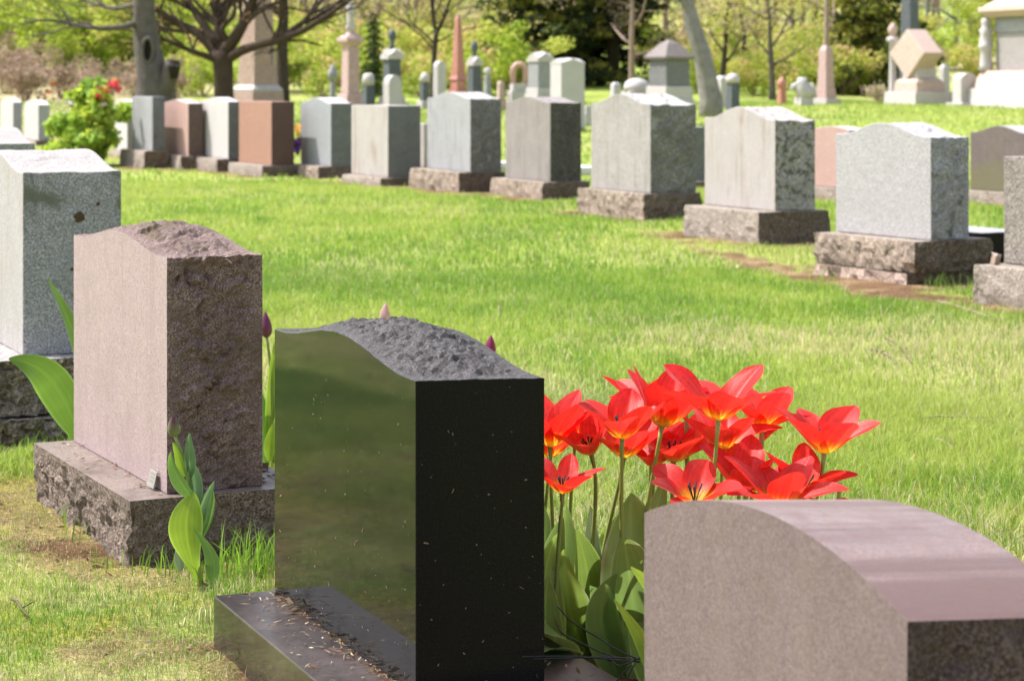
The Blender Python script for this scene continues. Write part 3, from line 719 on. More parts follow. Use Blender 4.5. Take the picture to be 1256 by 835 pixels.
bn = nt.nodes.new('ShaderNodeBump'); bn.inputs['Strength'].default_value = 0.9; bn.inputs['Distance'].default_value = 0.012
nt.links.new(noise_n(nt, gv, 95, 9, 0.8), bn.inputs['Height']); nt.links.new(bn.outputs[0], bs.inputs['Normal'])
ground = link('ground', me, gm); tag(ground, kind='structure')
def gh(x, y):
    """ground height including the small bumps"""
    return gh0(x, y, dirt_map(x, y))

GREENS = np.array([[0.27, 0.405, 0.052], [0.175, 0.305, 0.04], [0.375, 0.455, 0.095], [0.50, 0.49, 0.20], [0.60, 0.52, 0.33]])
def blades(n, y0, y1, hmin, hmax, wid, left=0.8, right=0.8, xlim=None, seed=0, clump=0.0, straw=1.0, thin=1.0):
    g = np.random.default_rng(seed)
    # uniform over the area of the wedge
    y = np.sqrt(g.uniform(y0 ** 2, y1 ** 2, n))
    u = g.uniform(0, 1, n)
    xl, xr = -0.235 * y - left, 0.235 * y + right
    if xlim: xl, xr = np.maximum(xl, xlim[0]), np.minimum(xr, xlim[1])
    x = xl + (xr - xl) * u
    fd = foot_dist(x, y)
    dm = dirt_map(x, y)
    keep = (fd > 0.012) & (g.uniform(0, 1, n) > dm * 1.25 * thin)
    if clump:
        keep &= g.uniform(0, 1, n) < (1 - clump) + clump * 2 * sstep(0.35, 0.65, fbm(x * 7, y * 7, seed + 5, 3))
    x, y, dm = x[keep], y[keep], dm[keep]
    n = len(x)
    z = gh(x, y)
    hh = g.uniform(hmin, hmax, n) * 0.85 * (0.65 + 0.7 * fbm(x * 2.2, y * 2.2, 44, 3)) * (1 - 0.45 * dm)
    az = g.uniform(0, 2 * math.pi, n); fa = g.uniform(0, 2 * math.pi, n)
    lean = np.abs(g.normal(0.45, 0.45, n)) * hh
    w = wid * g.uniform(0.6, 1.3, n)
    sx, sy = np.cos(fa) * w / 2, np.sin(fa) * w / 2
    lx, ly = np.cos(az) * lean, np.sin(az) * lean
    V = np.zeros((n, 5, 3))
    V[:, 0] = np.stack([x - sx, y - sy, z - 0.006], 1); V[:, 1] = np.stack([x + sx, y + sy, z - 0.006], 1)
    V[:, 2] = np.stack([x - sx * 0.75 + lx * 0.35, y - sy * 0.75 + ly * 0.35, z + hh * 0.58], 1)
    V[:, 3] = np.stack([x + sx * 0.75 + lx * 0.35, y + sy * 0.75 + ly * 0.35, z + hh * 0.58], 1)
    V[:, 4] = np.stack([x + lx, y + ly, z + hh * g.uniform(0.75, 1.0, n)], 1)
    patch = fbm(x * 0.7, y * 0.35, 55, 4) + 0.55 * (fbm(x * 4, y * 2.6, 56, 3) - 0.5) + g.normal(0, 0.09, n)
    st = straw_map(x, y) * straw
    ci = np.where(patch < 0.46, 1, np.where(patch < 0.60, 0, 2))
    r = g.uniform(0, 1, n)
    ci = np.where(r < st * 0.40, 4, np.where(r < st * 0.75, 3, ci))
    ci = np.where(g.uniform(0, 1, n) < 0.03 + 0.25 * dm, 4, ci)
    c = GREENS[ci] * g.uniform(0.75, 1.25, (n, 1))
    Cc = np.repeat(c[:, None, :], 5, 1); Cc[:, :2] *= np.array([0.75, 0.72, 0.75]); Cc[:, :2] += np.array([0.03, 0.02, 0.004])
    b = np.arange(n)[:, None] * 5
    q = b + np.array([[0, 1, 3, 2]]); t = b + np.array([[2, 3, 4]])
    return V.reshape(-1, 3), q, t, Cc.reshape(-1, 3)

def merge(parts):
    V, Q, T, K, o = [], [], [], [], 0
    for v, q, t, c in parts:
        V.append(v); Q.append(q + o); T.append(t + o); K.append(c); o += len(v)
    return np.concatenate(V), np.concatenate(Q), np.concatenate(T), np.concatenate(K)

gmat = leafy('grass blades', 0.52, 0.45, 0.35)
parts = [
    blades(170000, 4.4, 7.3, 0.008, 0.030, 0.0016, 0.5, 0.3, (-2.6, -0.2), 101, 0.4, 1.2, 0.6),
    blades(14000, 4.4, 7.2, 0.025, 0.065, 0.0022, 0.5, 0.3, (-2.6, -0.2), 102, 0.95, 0.5),
    blades(150000, 5.2, 9.0, 0.03, 0.075, 0.0026, 0.5, 0.8, (-0.75, 4), 103, 0.3),
    blades(70000, 7.0, 9.0, 0.03, 0.07, 0.0028, 1.5, 0.5, (-5, -0.7), 104, 0.3),
    blades(60000, 4.2, 7.4, 0.03, 0.07, 0.0035, 5, 0, (-6, -1.75), 109, 0.2),
    blades(60000, 6.0, 22.0, 0.03, 0.08, 0.0055, 6, -4, None, 108, 0.2),
    blades(190000, 9.0, 15.0, 0.035, 0.085, 0.0036, 1.5, 1.2, None, 105, 0.25),
    blades(150000, 15.0, 28.0, 0.04, 0.09, 0.0065, 1.5, 1.5, None, 106, 0.2),
    blades(80000, 28.0, 66.0, 0.05, 0.11, 0.016, 2.0, 3.0, None, 107, 0.2),
]
V, Q, T_, K = merge(parts)
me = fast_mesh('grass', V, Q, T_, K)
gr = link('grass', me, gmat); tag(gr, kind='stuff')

# longer tufts along the foot of the stones
def tufts(spots, seed):
    g = np.random.default_rng(seed); P = []
    for (cx, cy, rad, n, h0, h1) in spots:
        x = cx + g.normal(0, rad, n); y = cy + g.normal(0, rad, n)
        ok = foot_dist(x, y) > 0.006; x, y = x[ok], y[ok]; n = len(x)
        z = gh(x, y); hh = g.uniform(h0, h1, n); az = g.uniform(0, 6.283, n); fa = g.uniform(0, 6.283, n)
        lean = hh * np.abs(g.normal(0.35, 0.25, n)); w = 0.0042
        sx, sy = np.cos(fa) * w / 2, np.sin(fa) * w / 2; lx, ly = np.cos(az) * lean, np.sin(az) * lean
        V = np.zeros((n, 5, 3))
        V[:, 0] = np.stack([x - sx, y - sy, z - .005], 1); V[:, 1] = np.stack([x + sx, y + sy, z - .005], 1)
        V[:, 2] = np.stack([x - sx * .8 + lx * .35, y - sy * .8 + ly * .35, z + hh * .6], 1); V[:, 3] = np.stack([x + sx * .8 + lx * .35, y + sy * .8 + ly * .35, z + hh * .6], 1)
        V[:, 4] = np.stack([x + lx, y + ly, z + hh * .95], 1)
        c = np.repeat((np.array([0.22, 0.38, 0.04]) * g.uniform(0.7, 1.3, (n, 1)))[:, None, :], 5, 1)
        b = np.arange(n)[:, None] * 5
        P.append((V.reshape(-1, 3), b + np.array([[0, 1, 3, 2]]), b + np.array([[2, 3, 4]]), c.reshape(-1, 3)))
    return merge(P)
sp = []
for (px, py, rad, n, h0, h1) in [(300, 700, 0.05, 60, 0.05, 0.15), (320, 705, 0.04, 50, 0.06, 0.17), (275, 712, 0.06, 40, 0.03, 0.09), (210, 700, 0.05, 25, 0.03, 0.10), (150, 690, 0.05, 20, 0.03, 0.08),
                                 (78, 640, 0.05, 14, 0.03, 0.09), (110, 655, 0.05, 18, 0.03, 0.10), (68, 548, 0.06, 25, 0.04, 0.10), (40, 552, 0.06, 25, 0.03, 0.08), (1150, 350, 0.10, 70, 0.04, 0.12), (1185, 345, 0.10, 70, 0.04, 0.12), (1010, 348, 0.05, 20, 0.05, 0.14)]:
    q = gp(px, py); sp.append((q.x, q.y, rad, n, h0, h1))
V, Q, T_, K = tufts(sp, 5)
tg_ = link('grass_tufts', fast_mesh('grass_tufts', V, Q, T_, K), gmat); tag(tg_, kind='stuff')

# dead leaves, petals of bark and needles on soil and on the stone ledges
def flakes(n, sampler, smin, smax, cols, seed, slim=0.45, curl=0.4):
    g = np.random.default_rng(seed)
    x, y, z = sampler(g, n); n = len(x)
    s = g.uniform(smin, smax, n); a = g.uniform(0, 6.283, n); w = s * slim * g.uniform(0.5, 1.2, n)
    ca, sa = np.cos(a), np.sin(a); t1, t2 = g.normal(0, curl, n) * s, g.normal(0, curl, n) * s
    def P(u, v, dz): return np.stack([x + ca * u * s - sa * v * w, y + sa * u * s + ca * v * w, z + dz], 1)
    V = np.stack([P(-.5, 0, np.abs(t1) * .5), P(-.1, -.5, np.abs(t2) * .3 + .001), P(-.1, .5, np.abs(t1) * .6 + .001), P(.5, 0, np.abs(t2) * .6)], 1)
    c = cols[g.integers(0, len(cols), n)] * g.uniform(0.6, 1.3, (n, 1))
    b = np.arange(n)[:, None] * 4
    return V.reshape(-1, 3), np.zeros((0, 4), int), np.concatenate([b + np.array([[0, 1, 2]]), b + np.array([[1, 3, 2]])]), np.repeat(c[:, None], 4, 1).reshape(-1, 3)
BR = np.array([[0.16, 0.09, 0.05], [0.28, 0.18, 0.10], [0.38, 0.28, 0.17], [0.10, 0.06, 0.04], [0.24, 0.12, 0.09], [0.48, 0.40, 0.28]])
def on_dirt(xa, xb, ya, yb, thr):
    def f(g, n):
        x = g.uniform(xa, xb, n); y = g.uniform(ya, yb, n)
        d = dirt_map(x, y); ok = (g.uniform(0, 1, n) < np.maximum(d, thr)) & (foot_dist(x, y) > 0.0)
        x, y = x[ok], y[ok]; return x, y, gh(x, y) + 0.004
    return f
def on_ledge(o, a0, a1, b0, b1, z, bias=None):
    ox, oy, a = o; c, s = math.cos(a), math.sin(a)
    def f(g, n):
        u = g.uniform(0, 1, n)
        u = 1 - (1 - u) ** 1.9 if bias == 'hi' else u
        lx = a0 + (a1 - a0) * u; ly = g.uniform(b0, b1, n)
        return ox + lx * c - ly * s, oy + lx * s + ly * c, np.full(n, z + 0.001)
    return f
fm = leafy('dry plant litter', 0.2, 0.8, 0.2)
parts = [flakes(3200, on_dirt(-2.0, 0.9, 4.4, 7.4, 0.14), 0.004, 0.018, BR, 1), flakes(1400, on_dirt(-2.0, 0.9, 4.4, 7.4, 0.10), 0.012, 0.04, BR, 2, 0.07),
         flakes(900, on_dirt(1.0, 5.0, 8.0, 20, 0.03), 0.015, 0.05, BR, 3), flakes(420, on_dirt(-1, 4.0, 6.0, 12, 0.5), 0.01, 0.04, BR, 9, 0.3), flakes(300, on_dirt(-5, 6.0, 11, 26, 0.5), 0.02, 0.06, BR, 19, 0.4),
         flakes(230, on_ledge(BLACK, -0.13, -0.004, -0.1, 0.95, 0.115, 'hi'), 0.01, 0.045, BR, 4, 0.06, 0.12), flakes(110, on_ledge(BLACK, -0.13, -0.004, -0.1, 0.95, 0.115, 'hi'), 0.005, 0.014, BR, 5, 0.5, 0.3),
         flakes(130, on_ledge(BLACK, -0.022, -0.004, -0.1, 0.93, 0.115), 0.01, 0.03, BR, 12, 0.1, 0.4),
         flakes(60, on_ledge(BLACK, 0.24, 0.37, -0.1, 0.9, 0.115), 0.008, 0.03, BR, 6, 0.3), flakes(70, on_ledge(PINK, -0.11, -0.004, 0, 0.95, 0.167, 'hi'), 0.008, 0.03, BR, 7, 0.25, 0.2), flakes(40, on_ledge(PINK, 0.28, 0.38, 0, 0.95, 0.167), 0.02, 0.06, BR, 8, 0.5, 0.2)]
def on_plane(o, n, side, smin, smax, seed):
    g = np.random.default_rng(seed); ox, oy, a = o; c, s = math.cos(a), math.sin(a)
    u = g.uniform(0.02, 0.93 if side == 'front' else 0.25, n); z = 0.12 + 0.55 * g.uniform(0, 1, n) ** 1.5; L_ = g.uniform(smin, smax, n); q = g.uniform(0, 6.283, n); w = g.uniform(0.0006, 0.0014, n)
    du, dz = np.cos(q) * L_ / 2, np.sin(q) * L_ / 2; nu_, nz_ = -np.sin(q) * w, np.cos(q) * w
    V = []
    for (k1, k2) in ((-1, -1), (1, -0.6), (1, 0.6), (-1, 1)):
        uu = u + k1 * du + k2 * nu_; zz = z + k1 * dz + k2 * nz_
        lx, ly = (np.full(n, -0.0015), uu) if side == 'front' else (uu, np.full(n, -0.0015))
        V.append(np.stack([ox + lx * c - ly * s, oy + lx * s + ly * c, zz], 1))
    cc = np.repeat((BR[[2, 5, 1, 1]] * 0.8)[g.integers(0, 4, n)][:, None], 4, 1).reshape(-1, 3); b_ = np.arange(n)[:, None] * 4
    return np.stack(V, 1).reshape(-1, 3), np.zeros((0, 4), int), np.concatenate([b_ + np.array([[0, 1, 2]]), b_ + np.array([[0, 2, 3]])]), cc
parts += [on_plane(BLACK, 60, 'front', 0.002, 0.007, 31), on_plane(BLACK, 9, 'front', 0.008, 0.014, 32), on_plane(BLACK, 14, 'near', 0.002, 0.006, 33), on_plane(BLACK, 3, 'near', 0.007, 0.011, 34)]
V, Q, T_, K = merge(parts)
fl = link('dead_leaf_litter', fast_mesh('dead_leaf_litter', V, None, T_, K), fm); tag(fl, kind='stuff')

# fallen twigs on the lawn
tm = plain('dry twig', (0.26, 0.20, 0.14), 0.8, 0.3)
tmd = plain('dark twig', (0.09, 0.065, 0.045), 0.8, 0.3)
for (pts, r, m_, lb) in [
    ([(1066, 434), (1080, 438), (1095, 446)], 0.006, tmd, 'short dark crooked twig on the lawn, right of the tulips'),
    ([(1132, 520), (1170, 518), (1215, 519)], 0.004, tm, 'long thin straight pale twig on the lawn, upper of the two by the right stone'),
    ([(1145, 546), (1160, 550), (1172, 558)], 0.004, tm, 'pale bent twig on the lawn, lower of the two by the right stone'),
    ([(1150, 374), (1185, 384), (1228, 398)], 0.007, tm, 'pale fallen stick lying on bare soil in front of the row'),
    ([(14, 745), (26, 757), (36, 768)], 0.0035, tmd, 'thin dark twig on the moss at the left edge'),
    ([(1085, 420), (1105, 432), (1118, 452)], 0.004, tmd, 'faint dark grass stalk on the lawn above the crooked twig')]:
    P = [gp(px, py) for px, py in pts]
    P = [P[0], (P[0] + P[1]) / 2 + Vector((0, 0.01, 0.004)), P[1], (P[1] + P[2]) / 2, P[2]]
    o0 = P[0].copy()
    P = [p - o0 + Vector((0, 0, 0.022)) for p in P]
    b = MB(); b.add(*tube_pts(P, [r, r * .95, r * .9, r * .7, r * .4], 6))
    s0 = P[2]; b.add(*tube_pts([s0, s0 + (P[4] - P[0]) * 0.18 + Vector((0.01, 0.05, 0.012))], [r * .6, r * .3], 5))
    o = b.build('twig', m_, None, True); o.location = o0; tag(o, lb, 'twig', 'twigs fallen on the lawn')
# pale marker stick standing in the lawn
p = gp(613, 392)
b = MB(); b.add(*tube_pts([(0, 0, -0.02), (0.002, 0, 0.03), (-0.002, 0.002, 0.075)], [0.009, 0.009, 0.006], 8)); b.add(*tube_pts([(0, 0, 0.04), (0.006, 0.0, 0.07)], [0.005, 0.001], 5))
o = b.build('marker_stick', tm, None, True); o.location = p; tag(o, 'short pale stick standing upright in the lawn above the black stone', 'stick')
# broken bricks in the soil between pink and black stone
bm_ = plain('dark shale', (0.085, 0.07, 0.065), 0.8, 0.4, bump=0.8)
for k, (px, py, sx, sy, sz, lb) in enumerate([(331, 597, 0.10, 0.08, 0.03, 'flat dark shard of stone in the soil between pink and black headstones, uppermost'), (327, 612, 0.12, 0.07, 0.03, 'flat dark shard of stone in the soil between pink and black headstones, middle'), (334, 624, 0.11, 0.08, 0.03, 'flat dark shard of stone in the soil between pink and black headstones, lowest')]):
    q = gp(px, py, 0.0)
    o = slab('stone_shard', None, sx, sy, sz, 'flat', 0, S(bm_, bm_), 0.02, {x: 0.012 for x in ('front', 'near', 'far', 'back', 'top')}, (-sy / 2, -sx / 2, 0.0), 70 + k, bevel=0.002)
    o.location = (q.x, q.y, q.z); o.rotation_euler = (0.06, 0.05, 0.5 + k); tag(o, lb, 'stone')
# ------------------------------------------------------------------ tulips
def tulip_materials():
    pm, nt, b, out = new_mat('tulip petals')
    a = nt.nodes.new('ShaderNodeVertexColor'); a.layer_name = 'Col'
    v = obj_vec(nt, (1, 1, 1))
    c = mix(nt, 1.0, a.outputs[0], ramp(nt, noise_n(nt, v, 60, 4), [(0.3, 0.8), (0.7, 1.15)]), 'MULTIPLY')
    nt.links.new(c, b.inputs['Base Color']); b.inputs['Roughness'].default_value = 0.46; b.inputs['Specular IOR Level'].default_value = 0.45
    b.inputs['Sheen Weight'].default_value = 0.2
    bp = nt.nodes.new('ShaderNodeBump'); bp.inputs['Strength'].default_value = 0.35; bp.inputs['Distance'].default_value = 0.002
    nt.links.new(noise_n(nt, obj_vec(nt, (1, 1, 0.25)), 190, 3), bp.inputs['Height']); nt.links.new(bp.outputs[0], b.inputs['Normal'])
    t = nt.nodes.new('ShaderNodeBsdfTranslucent'); nt.links.new(c, t.inputs[0])
    ms = nt.nodes.new('ShaderNodeMixShader'); ms.inputs[0].default_value = 0.58
    nt.links.new(b.outputs[0], ms.inputs[1]); nt.links.new(t.outputs[0], ms.inputs[2]); nt.links.new(ms.outputs[0], out.inputs['Surface'])
    return pm
PET = tulip_materials()
LEAF = leafy('tulip leaf', 0.45, 0.36, 0.5)
STEM = leafy('tulip stem', 0.1, 0.45, 0.4, attr=False, col=(0.26, 0.33, 0.085))

def leaf(b, p0, p1, width, bulge, face, fold=0.35, wave=0.0, col=(0.085, 0.155, 0.035), base=0.35, seed=0, tipw=0.72, edge=None, nu=17, nt_=22):
    """a lance shaped leaf from p0 to p1; bulge bends its midline, face is the way its upper side looks"""
    p0, p1, face = Vector(p0), Vector(p1), Vector(face).normalized()
    mid = (p0 + p1) / 2 + Vector(bulge)
    rr = random.Random(seed)
    twist = rr.uniform(-0.5, 0.5); curl = Vector((rr.uniform(-1, 1), rr.uniform(-1, 0.3), rr.uniform(-0.9, 0.1))) * (p1 - p0).length * 0.11
    vs, cs = [], []
    for i in range(nt_ + 1):
        t = i / nt_
        c = curl * max(0.0, t - 0.55) ** 2 * 4 + p0 * (1 - t) ** 2 + mid * 2 * t * (1 - t) + p1 * t * t
        tg = ((mid - p0) * (1 - t) + (p1 - mid) * t).normalized()
        side = tg.cross(face).normalized(); nrm = side.cross(tg).normalized()
        ct_, st_ = math.cos(twist * t), math.sin(twist * t); side, nrm = side * ct_ + nrm * st_, nrm * ct_ - side * st_
        prof = math.sin(math.pi * (t ** tipw) * 0.995) ** 0.75
        prof = max(prof, base * (1 - t / 0.35)) if t < 0.35 else prof
        wv = width / 2 * prof
        for k in range(nu):
            u = -1 + 2 * k / (nu - 1)
            q = c + side * (u * wv) + nrm * (fold * wv * (abs(u) ** 1.5))
            q += nrm * (wave + 0.035) * math.sin(t * 11 + seed + (2 if u > 0 else 0)) * abs(u) ** 2 * width
            vs.append(q)
            s = 1.0 + 0.05 * math.sin(k * 2.4 + seed) + 0.10 * math.sin(t * 5 + seed) + 0.04 * (k % 2) + 0.10 * mnoise.noise(c * 40)
            cc = tuple(min(1, x * s) for x in col)
            if abs(u) > 0.9: cc = edge or tuple(x * 1.5 + 0.04 for x in cc)
            if k == nu // 2: cc = tuple(x * 1.25 for x in col)
            cs.append(cc)
    fs = []
    for i in range(nt_):
        for k in range(nu - 1):
            fs.append((i * nu + k, i * nu + k + 1, (i + 1) * nu + k + 1, (i + 1) * nu + k))
    b.add(vs, fs, 0, cs)

RED = (0.80, 0.020, 0.012); ORG = (0.80, 0.13, 0.01); YEL = (0.86, 0.52, 0.03)
def flower_mesh(b, S, opening, seed, axis_m, org, red=RED, basecol=YEL):
    """six pointed petals round the receptacle, open like a star cup"""
    rr = random.Random(seed)
    for k in range(6):
        inner = k % 2
        ph = k * math.pi / 3 + rr.uniform(-0.2, 0.2) + 0.3 * math.sin(seed * 2.7)
        op = opening * (0.72 if inner else 1.0) * rr.uniform(0.78, 1.22)
        Sk = S * rr.uniform(0.92, 1.08)
        Wk = Sk * (0.51 if inner else 0.45) * rr.uniform(0.9, 1.1)
        nT, nU = 16, 15
        r, z = 0.004, 0.0
        vs, cs = [], []
        tw = rr.uniform(-0.35, 0.35); sway = rr.uniform(-0.28, 0.28)
        for i in range(nT + 1):
            t = i / nT
            th = R(78) * (1 - sstep(0.0, 0.28, t)) + (R(14) + op * (0.55 + 0.55 * t ** 1.5)) * sstep(0.0, 0.28, t)
            if i:
                r += math.sin(th) * Sk / nT; z += math.cos(th) * Sk / nT
            w = Wk / 2 * max(0.05, math.sin(math.pi * min(1, 0.06 + 0.94 * t ** 1.12)) ** 0.66) if t < 1 else 0.0006
            if t > 0.86: w *= 1 - 0.25 * ((t - 0.86) / 0.14) ** 2
            nin = Vector((-math.cos(th), 0, math.sin(th)))     # towards the flower's axis
            for q in range(nU):
                u = -1 + 2 * q / (nU - 1)
                cup = 0.42 * (1 - 0.55 * t) * abs(u) ** 2 * w
                crease = -0.10 * w * math.exp(-(u / 0.22) ** 2)
                p = Vector((r, u * w + sway * Sk * t * t * 0.5, z)) + nin * (cup + crease + 0.05 * w * math.sin(5 * t + seed + k) * u + tw * u * w * t + 0.09 * w * abs(u) ** 3 * math.sin(9 * t + 2 * k + seed + (1.5 if u > 0 else 0)))
                ca, sa = math.cos(ph), math.sin(ph)
                p = Vector((p.x * ca - p.y * sa, p.x * sa + p.y * ca, p.z))
                vs.append(org + axis_m @ p)
                e = t + 0.03 * math.sin(q * 3.1 + k) - 0.03 * (1 - u * u)
                if e < 0.15: c = basecol
                elif e < 0.25:
                    f = (e - 0.15) / 0.10; c = tuple(basecol[j] * (1 - f) + ORG[j] * f for j in range(3)) if basecol is YEL else basecol
                elif e < 0.36:
                    f = (e - 0.25) / 0.11; c = tuple((ORG if basecol is YEL else basecol)[j] * (1 - f) + red[j] * f for j in range(3))
                else:
                    f = 1 + 0.12 * math.sin(q * 2.9 + k * 1.7) - 0.10 * (q == nU // 2); h = 0.5 + 0.5 * math.sin(k * 2.1 + seed); c = (min(1, red[0] * f), red[1] * f * (1 + 0.8 * h * (1 - t)), red[2] * f * (1 + 1.2 * t * h))
                cs.append(c)
        fs = []
        for i in range(nT):
            for q in range(nU - 1):
                fs.append((i * nU + q, i * nU + q + 1, (i + 1) * nU + q + 1, (i + 1) * nU + q))
        b.add(vs, fs, 0, cs)

def axis_matrix(lx, ly):
    z = Vector((math.sin(lx), -math.sin(ly), math.cos(lx) * math.cos(ly))).normalized()
    x = Vector((1, 0, 0)); y = z.cross(x).normalized(); x = y.cross(z)
    return Matrix((x, y, z)).transposed()

TG = 'red tulips in the clump between black and brown headstones'
def tulip(label, px, py, D, S_px, opening, lx, ly, foot, leaves, seed):
    S = S_px * D / F
    top = at(px, py, D)
    fx, fy = foot
    base = Vector((fx, fy, tz(fx, fy) - 0.01))
    t = thing('tulip', label, 'tulip', base, 0, TG)
    A = axis_matrix(lx, ly)
    b = MB()
    end = top - base
    ctrl = Vector((end.x * 0.25, end.y * 0.25, end.z * 0.6)); ctrl2 = end - (A @ Vector((0, 0, 1))) * end.z * 0.22
    P = []
    for i in range(11):
        q = i / 10
        P.append(ctrl * (3 * q * (1 - q) ** 2) + ctrl2 * (3 * q * q * (1 - q)) + end * q ** 3)
    b.add(*tube_pts(P, [0.0056 - 0.0015 * i / 10 for i in range(10)] + [0.0062], 8))
    b.build('stem', STEM, t, True)
    b = MB(); flower_mesh(b, S, opening, seed, A, end); b.build('flower', PET, t, True)
    b = MB()                                           # pistil and stamens inside
    for k in range(6):
        an = k * 1.047 + 0.3; dr = A @ Vector((math.cos(an) * 0.35, math.sin(an) * 0.35, 1))
        b.add(*tube_pts([end, end + dr * S * 0.2, end + dr * S * 0.34], [0.0012, 0.0012, 0.0022], 5))
    b.build('stamens', MST, t, True)
    for lf in leaves:
        (tx, ty, tD), wpx, col, bul, fac, kw = lf
        q = at(tx, ty, tD) - base
        b = MB()
        leaf(b, (0.004 * random.uniform(-1, 1), 0.0, 0.0), q, wpx * tD / F, bul, fac, seed=seed + int(tx), col=col, **kw)
        b.build('leaf', LEAF, t, True)
    return t
MST = plain('dark stamens', (0.03, 0.02, 0.03), 0.7, 0.2, bump=0)

